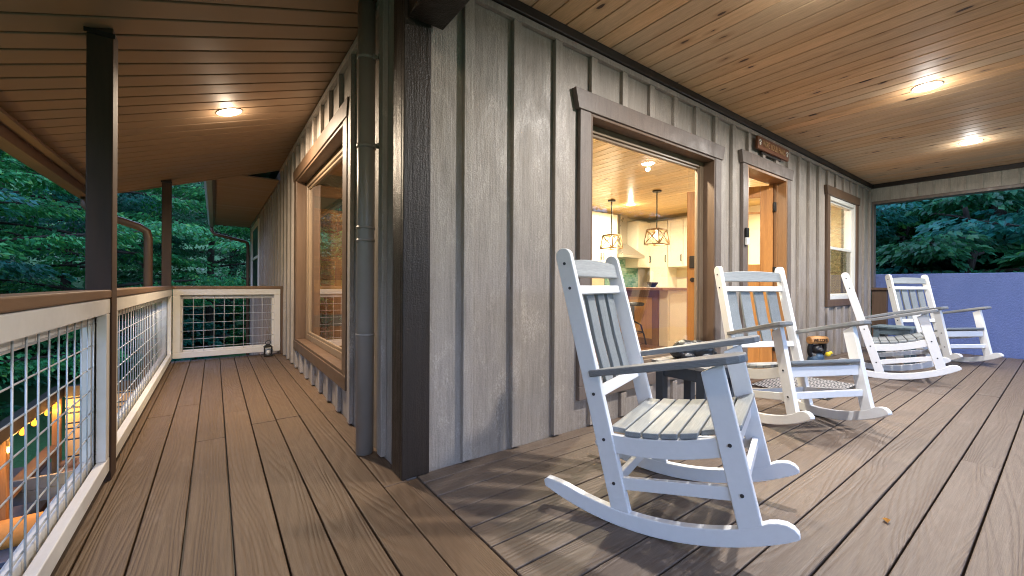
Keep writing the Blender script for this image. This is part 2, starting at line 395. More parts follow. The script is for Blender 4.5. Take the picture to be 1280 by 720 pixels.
# side wall with the picture window
HOLE_L=(3.19,5.34,.33,2.205)
b=B()
y=WY+.162
for hy0,hy1,hz0,hz1 in [HOLE_L]:
    b.box(WX,WX+.16,y,hy0,GZ,ZS+.03,.2); b.box(WX,WX+.16,hy0,hy1,GZ,hz0,.35); b.box(WX,WX+.16,hy0,hy1,hz1,ZS+.03,.45); y=hy1
b.box(WX,WX+.16,y,YEND,GZ,ZS+.03,.7); b.box(WX,WX+.002,WY+.001,WY+.1625,GZ,ZS+.03,.1)
b.box(WX+.16,6,YEND-.16,YEND,GZ,ZS+.03,.7)
obj('side_wall',b,M['siding'],cabin)
b=B(); y=2.31
while y<YEND-.1:
    y1=y+.07; zb=.012 if y<6.7 else GZ
    if y1>HOLE_L[0]-.12 and y<HOLE_L[1]+.12:
        b.box(WX-.031,WX-.0005,y,y1,zb,HOLE_L[2]-.107,rnd.random()); b.box(WX-.031,WX-.0005,y,y1,2.335,2.62,rnd.random())
    elif 10.3<y<12.6:
        b.box(WX-.031,WX-.0005,y,y1,zb,.78,rnd.random())
    else: b.box(WX-.031,WX-.0005,y,y1,zb,2.62 if y<6.9 else 2.5,rnd.random())
    y+=.339
obj('batten_strips',b,M['siding'],cabin,.003)
b=B(); b.box(WX-.033,WX-.0006,2.2,6.88,2.622,2.668); obj('frieze_board',b,M['siding'],cabin,.003)
# corner boards
b=B(); b.box(WX-.03,WX+.12,WY-.03,WY-.0005,0.004,2.66); b.box(WX-.03,WX-.0005,WY-.0003,WY+.125,0.004,2.66)
obj('corner_board',b,M['corner'],cabin,.005)
# beam from the corner over the deck
b=B(); b.box(WX-.012,.985,-1.6,WY-.031,2.36,ZC+.06); obj('beam',b,M['corner'],cabin,.006)
# ceilings
b=B(); x=.986
while x<XE+.05:
    ya=-1.55
    cut=rnd.uniform(-1.3,-.7)
    for (u,v) in ((ya,cut),(cut,WY-.001)):
        b.box(x+.0045,x+.1435,u+.0012,v-.0012,ZC,ZC+.02,rnd.random())
    x+=.148
obj('porch_ceiling',b,M['pine_y'],cabin,.004)
b=B(); b.box(.986,XE+.1,-1.6,WY-.002,ZC+.0225,ZC+.10); 
b.prism([(WX,-1.6,zs(WX)+.026),(-1.12,-1.6,zs(-1.12)+.026),(-1.12,-1.6,zs(-1.12)+.09),(WX,-1.6,zs(WX)+.09)],(0,8.5,0))
obj('ceiling_backing',b,M['black'],cabin)
b=B(); y=-1.58
while y<6.85:
    x0,x1=-1.10,WX-.002
    u,v=y+.008,y+.1655
    b.hexa([(x0,u,zs(x0)),(x1,u,zs(x1)),(x1,v,zs(x1)),(x0,v,zs(x0)),(x0,u,zs(x0)+.02),(x1,u,zs(x1)+.02),(x1,v,zs(x1)+.02),(x0,v,zs(x0)+.02)],rnd.random())
    y+=.1735
obj('soffit',b,M['soffit'],cabin,.005)
b=B(); b.box(-1.135,-1.102,-1.6,6.92,1.93,2.09); b.box(-1.10,-1.02,-1.6,6.9,2.006,2.03)
obj('fascia_board',b,M['gutter'],cabin,.004)
b=B(); b.prism([(-1.10,6.88,zs(-1.10)-.012),(WX-.03,6.88,zs(WX-.03)-.012),(WX-.03,6.88,zs(WX)+.1),(-1.10,6.88,zs(-1.1)+.1)],(0,.03,0))
obj('fascia_board',b,M['soffit'],cabin,.004)
# rear eave with flat soffit and gutter
b=B(); y=6.93
while y<YEND:
    b.box(.0,WX-.026,y+.002,min(y+.17,YEND)-.002,2.52,2.54,rnd.random()); y+=.172
obj('eave_soffit',b,M['soffit'],cabin,.003)
b=B(); b.box(-.03,-.002,6.93,YEND,2.47,2.70); b.prism([(-.03,6.93,2.70),(WX,6.93,2.95),(WX,6.93,3.0),(-.1,6.93,2.73)],(0,6.4,0)); obj('eave_fascia',b,M['gutter'],cabin,.004)
# roof over the porch, walkway and rooms
b=B(); b.box(-1.2,XE+.3,-1.75,WY+.2,3.05,3.1); b.box(WX-.1,XE+.3,WY+.2,YEND+.2,3.05,3.1)
b.prism([(-1.2,-1.7,2.20),(WX+.2,-1.7,2.86),(WX+.2,-1.7,2.90),(-1.2,-1.7,2.24)],(0,8.6,0)); 
obj('roof',b,M['black'],cabin)
# end header, jamb and pilaster at the far end of the porch
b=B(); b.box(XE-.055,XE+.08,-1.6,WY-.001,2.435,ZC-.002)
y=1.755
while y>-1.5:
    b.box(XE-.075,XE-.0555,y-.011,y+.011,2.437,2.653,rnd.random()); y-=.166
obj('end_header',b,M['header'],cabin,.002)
b=B(); b.box(XE-.10,XE+.09,-1.6,WY-.024,2.385,2.433); b.box(XE-.07,XE+.06,WY-.055,WY-.0245,.985,2.384)
obj('end_opening_trim',b,M['casing'],cabin,.004)
b=B(); b.box(XE-.06,XE+.04,1.80,1.992,.0,.94); b.box(XE-.10,XE+.08,1.76,1.994,.942,.982); obj('pilaster',b,M['brown'],cabin,.005)

# windows and door
def casing(b, x0,x1,z0,z1, w, y, hd, ext, bottom=True):
    d=.035
    b.box(x0-w,x0,y-d,y-.001,z0 if not bottom else z0-.001,z1); b.box(x1,x1+w,y-d,y-.001,z0 if not bottom else z0-.001,z1)
    if bottom: b.box(x0-w,x1+w,y-d-.002,y-.001,z0-w+.008,z0-.002)
    b.prism([(x0-w-.02,y-d-.008,z1+.001),(x1+w+.02,y-d-.008,z1+.001),(x1+w+ext,y-d-.008,z1+hd),(x0-w-ext,y-d-.008,z1+hd)],(0,d+.007,0))
win=sub('picture_window',cabin)
x0,x1,z0,z1=HOLE_W
b=B(); casing(b,x0,x1,z0,z1,.105,WY,.137,.055); obj('casing',b,M['casing'],win,.004)
b=B(); b.box(x0+.001,x0+.022,WY-.03,WY+.16,z0+.001,z1-.001); b.box(x1-.022,x1-.001,WY-.03,WY+.16,z0+.001,z1-.001); b.box(x0+.023,x1-.023,WY-.03,WY+.16,z1-.022,z1-.001); b.box(x0+.023,x1-.023,WY-.028,WY+.16,z0+.001,z0+.022)
obj('jamb',b,M['brown'],win,.003)
b=B()
for w,ya,yb,o in ((.055,WY+.075,WY+.135,.023),(.022,WY+.09,WY+.12,.079)):
    b.box(x0+o,x0+o+w,ya,yb,z0+o,z1-o); b.box(x1-o-w,x1-o,ya,yb,z0+o,z1-o); b.box(x0+o+w+.0005,x1-o-w-.0005,ya,yb,z1-o-w,z1-o); b.box(x0+o+w+.0005,x1-o-w-.0005,ya,yb,z0+o,z0+o+w)
obj('sash',b,M['sash'],win,.004)
b=B(); b.box(x0+.08,x1-.08,WY+.103,WY+.108,z0+.08,z1-.08); obj('glass',b,M['glass'],win)
# side picture window (along Y)
win=sub('picture_window',cabin)
y0,y1,z0,z1=HOLE_L; w=.11; d=.035
b=B(); b.box(WX-d,WX-.001,y0-w,y0,z0-.001,z1); b.box(WX-d,WX-.001,y1,y1+w,z0-.001,z1); b.box(WX-d-.004,WX-.001,y0-w,y1+w,z0-w+.006,z0-.002)
b.prism([(WX-d-.008,y0-w-.02,z1+.001),(WX-d-.008,y1+w+.02,z1+.001),(WX-d-.008,y1+w+.05,z1+.128),(WX-d-.008,y0-w-.05,z1+.128)],(d+.007,0,0))
obj('casing',b,M['brown'],win,.004)
b=B(); b.box(WX-.03,WX+.16,y0+.001,y0+.022,z0+.001,z1-.001); b.box(WX-.03,WX+.16,y1-.022,y1-.001,z0+.001,z1-.001); b.box(WX-.03,WX+.16,y0+.023,y1-.023,z1-.022,z1-.001); b.box(WX-.028,WX+.16,y0+.023,y1-.023,z0+.001,z0+.022)
obj('jamb',b,M['brown'],win,.003)
b=B()
for w,xa,xb,o in ((.06,WX+.07,WX+.13,.023),(.025,WX+.085,WX+.115,.084)):
    b.box(xa,xb,y0+o,y0+o+w,z0+o,z1-o); b.box(xa,xb,y1-o-w,y1-o,z0+o,z1-o); b.box(xa,xb,y0+o+w+.0005,y1-o-w-.0005,z1-o-w,z1-o); b.box(xa,xb,y0+o+w+.0005,y1-o-w-.0005,z0+o,z0+o+w)
obj('sash',b,M['sash'],win,.004)
b=B(); b.box(WX+.098,WX+.103,y0+.09,y1-.09,z0+.09,z1-.09); obj('glass',b,M['glass'],win)
# double hung window
win=sub('double_hung_window',cabin)
x0,x1,z0,z1=HOLE_S
b=B(); casing(b,x0,x1,z0,z1,.105,WY,.125,.05); obj('casing',b,M['brown'],win,.004)
b=B(); w=.05
for o,w,ya,yb in ((.0015,.055,WY-.02,WY+.12),(.058,.022,WY+.01,WY+.08)):
    b.box(x0+o,x0+o+w,ya,yb,z0+o,z1-o); b.box(x1-o-w,x1-o,ya,yb,z0+o,z1-o); b.box(x0+o+w+.0005,x1-o-w-.0005,ya,yb,z1-o-w,z1-o); b.box(x0+o+w+.0005,x1-o-w-.0005,ya,yb,z0+o,z0+o+w)
b.box(x0+.081,x1-.081,WY+.012,WY+.07,1.535,1.575)
obj('sash',b,M['vinyl'],win,.004)
b=B(); b.box(x0+.082,x1-.082,WY+.045,WY+.05,1.577,z1-.082); obj('glass',b,M['glass'],win)
b=B(); b.box(x0+.082,x1-.082,WY+.03,WY+.035,z0+.082,1.533); obj('screen',b,M['screen'],win)
# far side window (dark)
win=sub('far_window',cabin)
b=B(); b.box(WX-.035,WX-.001,10.45,10.56,.8,2.42); b.box(WX-.035,WX-.001,12.35,12.46,.8,2.42); b.box(WX-.035,WX-.001,10.562,12.348,2.31,2.42); b.box(WX-.035,WX-.001,10.562,12.348,.8,.9); b.box(WX-.03,WX-.001,10.562,12.348,1.57,1.63)
obj('casing',b,M['white_frame'],win,.004)
b=B(); b.box(WX-.012,WX-.002,10.562,12.348,.9,2.31); obj('glass',b,M['iron'],win)
# front door frame and open door
dr=sub('doorway',cabin)
x0,x1,z0,z1=HOLE_D
b=B(); casing(b,x0,x1,.003,z1,.10,WY,.128,.05,False); obj('casing',b,M['casing'],dr,.004)
b=B(); b.box(x0+.001,x0+.03,WY-.03,WY+.16,.01,z1-.001); b.box(x1-.03,x1-.001,WY-.03,WY+.16,.01,z1-.001); b.box(x0+.031,x1-.031,WY-.03,WY+.16,z1-.03,z1-.001); b.box(x1-.045,x1-.0305,WY+.06,WY+.075,.02,z1-.031)
obj('jamb',b,M['jamb'],dr,.003)
b=B(); b.box(x0+.0,x1-.0,WY-.02,WY+.159,.0005,.02); obj('threshold',b,M['walnut'],dr,.003)
dx=bpy.data.objects.new('front_door',None); COL.objects.link(dx); dx.parent=cabin; dx['_local']=1
dx['label']='stained wooden front door standing open into the kitchen'
dx.location=V((5.472,WY+.115,.025))-V(cabin.location); dx.rotation_euler.z=R(180-60)   # local +X runs from the hinge to the free edge
DW,DH=.955,2.195
b=B(); t0,t1=-.022,.022
def dbox(a,c,e,f,ta=t0,tb=t1): b.box(a,c,ta,tb,e,f)
dbox(0,.13,0,DH); dbox(DW-.13,DW,0,DH); dbox(.131,DW-.131,0,.22); dbox(.131,DW-.131,1.10,1.24); dbox(.131,DW-.131,DH-.14,DH)
dbox(.131,DW-.131,.221,1.099,-.010,.010); dbox(.20,.44,.29,1.03,-.017,.017); dbox(.515,.755,.29,1.03,-.017,.017); dbox(.45,.505,.221,1.099,-.019,.019)
dbox(.36,.385,1.241,DH-.141,-.012,.012); dbox(.57,.595,1.241,DH-.141,-.012,.012); dbox(.131,DW-.131,1.86,1.885,-.013,.013)
ob=obj('leaf',b,M['door'],dx,.004); ob.name='door_leaf'
b=B(); b.box(.132,DW-.132,-.003,.003,1.242,DH-.142); obj('glass',b,M['glass'],dx)
b=B(); b.box(DW-.105,DW-.03,.0225,.05,1.20,1.36); b.box(DW-.10,DW-.035,-.05,-.0225,1.2,1.36); obj('keypad_lock',b,M['iron'],dx,.008)
b=B(); b.lathe([(.03,0),(.03,.012)],(0,0,0),14); bmesh.ops.rotate(b.bm,verts=b.bm.verts,cent=(0,0,0),matrix=Matrix.Rotation(R(-90),3,'X')); bmesh.ops.translate(b.bm,verts=b.bm.verts,vec=(DW-.067,.0225,1.05))
b.tube([(DW-.067,.03,1.05),(DW-.067,.075,1.05)],.011,10); b.tube([(DW-.067,.073,1.05),(DW-.19,.073,1.05)],.010,10)
b.tube([(DW-.067,-.0225,1.05),(DW-.067,-.075,1.05)],.011,10); b.tube([(DW-.067,-.073,1.05),(DW-.19,-.073,1.05)],.010,10)
obj('lever_handle',b,M['iron'],dx)
for z in (.25,1.15,1.93):
    b=B(); b.box(-.035,.0,-.024,.03,z-.055,z+.055); b.tube([(-.012,.036,z-.057),(-.012,.036,z+.057)],.008,8); obj('hinge',b,M['iron'],dx,.002)

# ------------------------------------------------------------------ rooms behind the glass
b=B(); b.box(WX+.162,8.96,WY+.162,6.6,-.06,.0,.3); tag(obj('interior_floor',b,M['infloor']),kind='structure')
room=sub('interior',cabin)
b=B(); x=WX+.163
while x<8.95:
    cut=rnd.uniform(3,5.5)
    for u,v in ((WY+.163,cut),(cut,6.59)): b.box(x+.004,min(x+.14,8.95)-.004,u+.001,v-.001,2.62,2.64,rnd.random())
    x+=.14
obj('ceiling',b,M['pine_in'],room,.003)
b=B(); b.box(WX+.165,8.95,WY+.17,6.6,2.6425,2.67); obj('ceiling_backing',b,M['black'],room)
b=B(); b.box(3.3,8.96,6.3,6.45,0,2.618); b.box(8.80,8.95,WY+.165,6.298,0,2.617)
b.box(3.3,3.4,3.32,6.298,0,2.617); obj('back_wall_and_light_block',b,M['inwall'],room)  # added partition keeps kitchen light out of the side window room
b=B()   # inner skin of the front wall
wall_x(b,WX+.165,8.798,WY+.1605,WY+.172,.002,2.617,[HOLE_W,HOLE_D,HOLE_S]); obj('inner_lining',b,M['inwall'],room)
b=B(); z=.0
while z<2.6:
    x=WX+.165; 
    while x<3.28:
        nx=min(3.295,x+rnd.uniform(.5,1.3)); b.box(x+.001,nx-.001,5.60,5.62+rnd.uniform(0,.006),z+.001,min(z+.15,2.615)-.001,rnd.random()); x=nx
    z+=.15
b.box(WX+.165,3.3,5.628,5.7,0,2.616,.77)
obj('accent_wall',b,M['reclaimed'],room,.002)

# island
isl=thing('kitchen_island',(6.3,4.8,0),'kitchen island with tan panel side and brown counter, seen through the large window','island')
b=B(); b.box(5.98,6.62,4.02,5.78,.0,.92); obj('panel',b,M['island'],isl)
b=B(); b.box(5.955,6.64,3.86,4.018,0,.92); b.box(6.0,6.60,3.852,3.8595,.09,.86); b.box(5.95,6.645,3.848,3.8585,0,.085); obj('end_cabinet',b,M['cream'],isl,.004)
b=B(); b.box(5.93,5.978,4.02,4.14,.0,.92); b.box(5.93,5.978,4.142,5.78,.80,.92); b.box(5.93,5.978,4.142,5.78,.0,.10); b.box(5.93,5.978,5.66,5.78,.102,.798); obj('side_trim',b,M['walnut'],isl,.004)
b=B(); b.box(5.72,6.70,3.80,5.86,.922,.962); obj('countertop',b,M['counter'],isl,.005)
bw=thing('bowl',(6.1,4.25,.963),'small dark bowl on saucer standing on the island counter','bowl')
b=B(); b.lathe([(.03,.012),(.05,.015),(.085,.06),(.10,.09),(.094,.09),(.08,.062),(.03,.03)],(6.1,4.25,.963),20); obj('dish',b,M['iron'],bw)
b=B(); b.lathe([(.06,0),(.13,.008),(.135,.014),(.05,.009)],(6.1,4.25,.963),20); obj('saucer',b,M['iron'],bw)
st=thing('bar_stool',(5.66,4.32,0),'black swivel bar stool at the kitchen island','stool')
b=B(); b.lathe([(.0,.66),(.17,.66),(.185,.68),(.185,.70),(.16,.715),(0,.715)],(5.66,4.32,0),20); obj('seat',b,M['iron'],st)
b=B(); b.tube([(5.66,4.32,.03),(5.66,4.32,.66)],.028,10); obj('pedestal',b,M['iron'],st)
b=B()
for a in range(4):
    q=R(a*90+45); b.tube([(5.66+.02*math.cos(q),4.32+.02*math.sin(q),.40),(5.66+.13*math.cos(q),4.32+.13*math.sin(q),.34),(5.66+.18*math.cos(q),4.32+.18*math.sin(q),.18),(5.66+.22*math.cos(q),4.32+.22*math.sin(q),.012)],.013,8)
obj('feet',b,M['iron'],st).name='leg_frame'
b=B(); b.tube([(5.66+.17*math.cos(R(a)),4.32+.17*math.sin(R(a)),.22) for a in range(0,361,20)],.010,6); obj('footrest',b,M['iron'],st)
# cabinets
def cabinet(label,x0,x1,y0,y1,z0,z1,face,doors,hz,group='kitchen cabinets'):
    t=thing('kitchen_cabinet',((x0+x1)/2,(y0+y1)/2,z0),label,'cabinet',group)
    b=B(); b.box(x0,x1,y0,y1,z0,z1); obj('carcass',b,M['cream'],t,.003)
    n=doors
    for i in range(n):
        b=B()
        if face=='y':
            a=x0+(x1-x0)*i/n+.006; c=x0+(x1-x0)*(i+1)/n-.006
            rects=[(a,a+.055,z0+.006,z1-.006),(c-.055,c,z0+.006,z1-.006),(a+.0555,c-.0555,z0+.006,z0+.06),(a+.0555,c-.0555,z1-.06,z1-.006)]
            for p,q,e,f in rects: b.box(p,q,y0-.022,y0-.001,e,f)
            b.box(a+.055,c-.055,y0-.012,y0-.001,z0+.06,z1-.06)
            hx=c-.03 if i%2==0 else a+.03; hp=[(hx,y0-.024,hz-.07),(hx,y0-.05,hz-.07),(hx,y0-.05,hz+.07),(hx,y0-.024,hz+.07)]
        else:
            a=y0+(y1-y0)*i/n+.006; c=y0+(y1-y0)*(i+1)/n-.006
            for p,q,e,f in [(a,a+.055,z0+.006,z1-.006),(c-.055,c,z0+.006,z1-.006),(a+.0555,c-.0555,z0+.006,z0+.06),(a+.0555,c-.0555,z1-.06,z1-.006)]: b.box(x0-.022,x0-.001,p,q,e,f)
            b.box(x0-.012,x0-.001,a+.055,c-.055,z0+.06,z1-.06)
            hx=a+.03; hp=[(x0-.024,hx,hz-.07),(x0-.05,hx,hz-.07),(x0-.05,hx,hz+.07),(x0-.024,hx,hz+.07)]
        d=obj('cabinet_door',b,M['cream'],t,.002)
        b=B(); b.tube(hp,.009,6); obj('handle',b,M['iron'],d)
    return t
cabinet('tall cream cabinet left of the range hood, seen through the large window',6.2,7.22,5.95,6.298,1.42,2.56,'y',2,1.62)
cabinet('cream wall cabinet just right of the range hood',7.95,8.42,5.95,6.298,1.42,2.50,'y',1,1.62)
cabinet('tall cream pantry cabinet in the kitchen corner behind the hanging lamps',8.43,8.798,5.47,5.94,.95,2.5,'x',1,1.62)
cabinet('cream wall cabinet right of the pantry beside the open door edge',8.43,8.798,4.7,5.46,1.42,2.50,'x',2,1.62)
base=thing('base_cabinet',(7.4,6.0,0),'cream base cabinets with pale counter along the kitchen back wall','cabinet')
b=B(); b.box(6.2,8.43,5.70,6.297,0,.90); b.box(8.2,8.797,3.6,5.698,0,.90); obj('carcass',b,M['cream'],base,.003)
b=B(); b.box(6.18,8.45,5.67,6.296,.902,.94); b.box(8.17,8.796,3.6,5.668,.902,.94); obj('countertop',b,M['stone_top'],base,.003)
b=B(); b.box(7.22,8.43,6.285,6.2985,.942,1.75); o=obj('backsplash',b,M['tile'],base)
hd=thing('range_hood',(7.6,6.1,1.6),'steel range hood with tall square chimney over green tiles','range hood')
b=B(); b.box(7.47,7.72,6.05,6.29,1.95,2.617); obj('chimney',b,M['steel'],hd,.003)
b=B(); b.faces([(7.24,5.78,1.68),(8.0,5.78,1.68),(8.0,6.28,1.68),(7.24,6.28,1.68),(7.47,6.05,1.948),(7.72,6.05,1.948),(7.72,6.28,1.948),(7.47,6.28,1.948)],[(4,5,6,7),(0,1,5,4),(1,2,6,5),(2,3,7,6),(3,0,4,7),(3,2,1,0)]); b.box(7.24,8.0,5.78,6.28,1.62,1.678); obj('canopy',b,M['steel'],hd,.003)

def pendant(x,y,label):
    t=thing('pendant_lamp',(x,y,2.62),label,'lamp','pendant lamps over the kitchen island')
    b=B(); b.lathe([(.07,-.025),(.075,-.02),(.075,0),(.0,0)],(x,y,2.619),16); obj('canopy',b,M['iron'],t)
    b=B(); b.tube([(x,y,2.60),(x,y,1.96)],.010,8); obj('stem',b,M['iron'],t)
    zt,zb=1.945,1.70; a,c=.115,.145
    b=B()
    T=[(x-a,y-a,zt),(x+a,y-a,zt),(x+a,y+a,zt),(x-a,y+a,zt)]; Q=[(x-c,y-c,zb),(x+c,y-c,zb),(x+c,y+c,zb),(x-c,y+c,zb)]
    for i in range(4):
        j=(i+1)%4
        b.tube([T[i],T[j]],.016,4); b.tube([Q[i],Q[j]],.013,4); b.tube([T[i],Q[i]],.013,4); b.tube([T[i],Q[j]],.008,4); b.tube([T[j],Q[i]],.008,4)
    b.box(x-a,x+a,y-a,y+a,zt,zt+.02)
    obj('shade_frame',b,M['wood_frame'],t)
    b=B(); b.ball((x,y,1.83),.055); b.tube([(x,y,1.87),(x,y,1.955)],.02,8); obj('light_bulb',b,M['filament'],t)
    l=bpy.data.lights.new('pendant_light','POINT'); l.energy=22; l.color=(1,.84,.58); l.shadow_soft_size=.06
    o=bpy.data.objects.new('pendant_light',l); COL.objects.link(o); o.parent=t; o.location=(0,0,-.86)
pendant(6.1,4.17,'larger looking hanging kitchen lamp with open square frame, nearer the glass')
pendant(6.11,5.16,'farther hanging kitchen lamp with open square frame, left of the other')

# ------------------------------------------------------------------ recessed lights
def downlight(x,y,z,label,warm,power,tilt=0,r=.085,grp='recessed lights in the porch ceilings',col=None,sp=170):
    t=thing('recessed_light',(x,y,z),label,'light',grp,local=True); t.rotation_euler.y=tilt
    b=B(); b.lathe([(r,-.004),(r+.004,-.008),(r+.012,-.006),(r+.014,-.001),(r,-.001)],(0,0,0),28); obj('trim_ring',b,M['vinyl'],t)
    b=B(); b.lathe([(.0,-.017),(r*.5,-.016),(r*.85,-.013),(r-.001,-.008),(r-.001,-.002),(0,-.002)],(0,0,0),28); obj('diffuser',b,M['lens_warm'] if warm else M['lens_cool'],t)
    l=bpy.data.lights.new('downlight','AREA'); l.shape='DISK'; l.size=r*1.2; l.energy=power; l.spread=R(sp)
    l.color=col or ((1,.80,.58) if warm else (1,.96,.92))
    o=bpy.data.objects.new('downlight',l); COL.objects.link(o); o.parent=t; o.location=(0,0,-.022)
    if z>2.3:                      # added point lamp under the lens, brightens the ceiling around it
        l2=bpy.data.lights.new('ceiling_fill','POINT'); l2.energy=power*.085; l2.color=l.color; l2.shadow_soft_size=.03
        o2=bpy.data.objects.new('ceiling_fill',l2); COL.objects.link(o2); o2.parent=t; o2.location=(0,0,-.085)
    return t
PC=70
downlight(4.93,.73,ZC,'bright recessed ceiling light over the porch, larger of the two in view',False,PC)
downlight(7.22,.70,ZC,'smaller looking recessed ceiling light nearer the far end of the porch',False,PC)
downlight(2.63,.73,ZC,'recessed porch ceiling light just above the nearest rocking chair',False,PC*1.15)
downlight(.42,.75,zs(.42),'added unseen recessed light near the house corner beside the beam',True,PC*.05,math.atan(-SL))  # added lamp, no fixture known here; weakly fills the deck corner
downlight(.096,4.22,zs(.096),'recessed light in the tan sloping soffit over the side walkway',True,PC*1.15,math.atan(-SL))
for i,(x,y) in enumerate(((3.2,2.5),(7.6,3.4),(6.73,5.2),(2.3,3.9))):  # only the one by the range hood is seen; the rest are added, hidden
    downlight(x,y,2.62,['added unseen kitchen ceiling light just inside the large window','added unseen kitchen ceiling light behind the small double hung window','recessed kitchen ceiling light between the hanging lamps and the range hood','added unseen ceiling light before the reclaimed plank wall'][i],True,[95,115,120,24][i],grp='recessed lights in the kitchen ceiling',col=(1,.88,.66))

# ------------------------------------------------------------------ rocking chairs
def rocking_chair(label):
    t=thing('rocking_chair',(0,0,0),label,'rocking chair','rocking chairs on the porch',local=True)
    RR=1.12
    low=lambda x: RR-math.sqrt(RR*RR-x*x)
    yc=.292; hw=.018
    def line(p,q,z): return p[0]+(q[0]-p[0])*(z-p[1])/(q[1]-p[1])
    PB,PT=(-.024,.05),(-.311,1.164); LB,LT=(.442,.14),(.311,.699)
    for s in (-1,1):
        y0=s*yc-hw
        # rocker runner
        pts=[]
        xs=[-.385+.93*i/26 for i in range(27)]
        for x in xs: pts.append((x,y0,low(x)))
        pts+= [(.572,y0,low(.57)+.003),(.583,y0,low(.57)+.012),(.580,y0,low(.57)+.026),(.566,y0,low(.56)+.046),(.545,y0,low(.543)+.063),(.520,y0,low(.518)+.074),(.494,y0,low(.492)+.078)]
        for x in reversed(xs[2:24]):
            u=(x+.385)/.93; th=.066 if u>.12 else .05+.016*u/.12
            pts.append((x-.0,y0,low(x)+th))
        pts+=[(-.375,y0,low(-.375)+.045),(-.392,y0,low(-.385)+.025)]
        b=B(); b.prism(pts,(0,2*hw,0)); rk=obj('rocker',b,M['chair_white'],t,.004)
        # back post with rounded top
        hw2=hw-.0015; y0=s*yc-hw2
        d=V((PT[0]-PB[0],0,PT[1]-PB[1])).normalized(); nn=V((d.z,0,-d.x)); h=.037
        P0=V((PB[0],y0,PB[1])); P1=V((PT[0],y0,PT[1]))-d*h
        ring=[P0-nn*h*1.05,P0+nn*h*1.05]+[P1+h*(nn*math.cos(a)+d*math.sin(a)) for a in [i*math.pi/10 for i in range(11)]]
        b=B(); b.prism(ring,(0,2*hw2,0)); obj('back_post',b,M['chair_white'],t,.004)
        # front leg
        d=V((LT[0]-LB[0],0,LT[1]-LB[1])).normalized(); nn=V((d.z,0,-d.x)); h=.040
        P0=V((LB[0],y0,LB[1])); P1=V((LT[0],y0,LT[1]))
        b=B(); b.prism([P0-nn*h,P0+nn*h,P1+nn*h+d*.012,P1-nn*h-d*.012],(0,2*hw2,0)); obj('leg',b,M['chair_white'],t,.004)
    zc=lambda x: .373+(x+.088)*(.482-.373)/(.42+.088)-.026*4*max(0,min(1,(x+.088)/.5))*(1-max(0,min(1,(x+.088)/.5)))
    for s in (-1,1):
        y0=s*.287-.014
        xs=[-.075+.44*i/12 for i in range(13)]
        b=B(); b.prism([(x,y0,zc(x)-.003) for x in xs]+[(x,y0,min(zc(x),.373+(x+.088)*.2145)-.078) for x in reversed(xs)],(0,.028,0)); obj('seat_rail',b,M['chair_white'],t,.003)
        y0=s*.289-.012
        b=B(); xa,xb=line(PB,PT,.17)+.0,line(LB,LT,.28)
        b.prism([(xa,y0,.145),(xb,y0,.235),(xb,y0,.285),(xa,y0,.195)],(0,.024,0)); obj('side_stretcher',b,M['chair_white'],t,.003)
        # arm
        b=B(); A=V((-.165,0,.602)); F=V((.430,0,.7405)); d=(F-A).normalized(); up=V((-d.z,0,d.x)); L=(F-A).length
        out=[]
        for u,w in ((0,.300),(.0,.318),(.25,.342),(.7,.366),(.90,.372),(.965,.362),(.992,.342),(1.0,.312),(.992,.282),(.965,.264),(.90,.254),(.6,.258),(.3,.274),(.12,.2745)):
            out.append(A+d*(L*u)+V((0,s*w,0)))
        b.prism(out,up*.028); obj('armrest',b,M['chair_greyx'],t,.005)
        for (px,pz) in ((line(PB,PT,1.095),1.095),(line(PB,PT,.985),.985),(line(PB,PT,.53),.53),(line(PB,PT,.345),.345),(line(PB,PT,.17),.172),(line(LB,LT,.43),.43),(line(LB,LT,.262),.262)):
            b=B(); b.tube([(px,s*(yc+hw-.004),pz),(px,s*(yc+hw+.0015),pz)],.0068,10); obj('bolt',b,M['bolt'],t)
    # seat slats
    x=-.085; i=0
    while x<.40:
        x1=x+.064; hwid=.300 if (x>-.02 and x1<.315) else .2715
        za,zb=zc(x),zc(x1)
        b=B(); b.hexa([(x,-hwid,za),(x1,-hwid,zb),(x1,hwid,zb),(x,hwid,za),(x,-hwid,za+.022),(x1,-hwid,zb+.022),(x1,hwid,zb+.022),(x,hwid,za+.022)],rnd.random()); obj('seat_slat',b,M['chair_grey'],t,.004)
        x+=.0715
    b=B(); xf=line(LB,LT,.42); b.box(xf-.006,xf+.018,-.273,.273,.385,.452); obj('front_rail',b,M['chair_white'],t,.003)
    b=B(); xf=line(LB,LT,.27); b.box(xf-.012,xf+.012,-.273,.273,.245,.29); obj('front_stretcher',b,M['chair_white'],t,.003)
    b=B(); xf=line(PB,PT,.17); b.box(xf-.012,xf+.012,-.273,.273,.15,.195); obj('rear_stretcher',b,M['chair_white'],t,.003)
    # back: leaning frame
    d=V((PT[0]-PB[0],0,PT[1]-PB[1])).normalized(); nn=V((d.z,0,-d.x))
    def onback(z,off=0): 
        p=V((line(PB,PT,z),0,z)); return p+nn*off
    def bar(z0,z1,hwid,th,off,mat,name,arch=0):
        b=B(); n=10 if arch else 1; pts=[onback(z0,off)+V((0,-hwid,0)),onback(z0,off)+V((0,hwid,0))]
        for j in range(n+1):
            yy=hwid-2*hwid*j/n; pts.append(onback(z1,off)+V((0,yy,0))+d*(arch*(1-(yy/hwid)**2)))
        b.prism(pts,nn*th,rnd.random()); obj(name,b,mat,t,.004)
    bar(1.035,1.108,.273,.026,-.008,M['chair_grey'],'head_slat',.014)
    bar(.955,.995,.273,.028,-.016,M['chair_white'],'upper_crossbar')
    bar(.505,.55,.273,.028,-.016,M['chair_white'],'lower_crossbar')
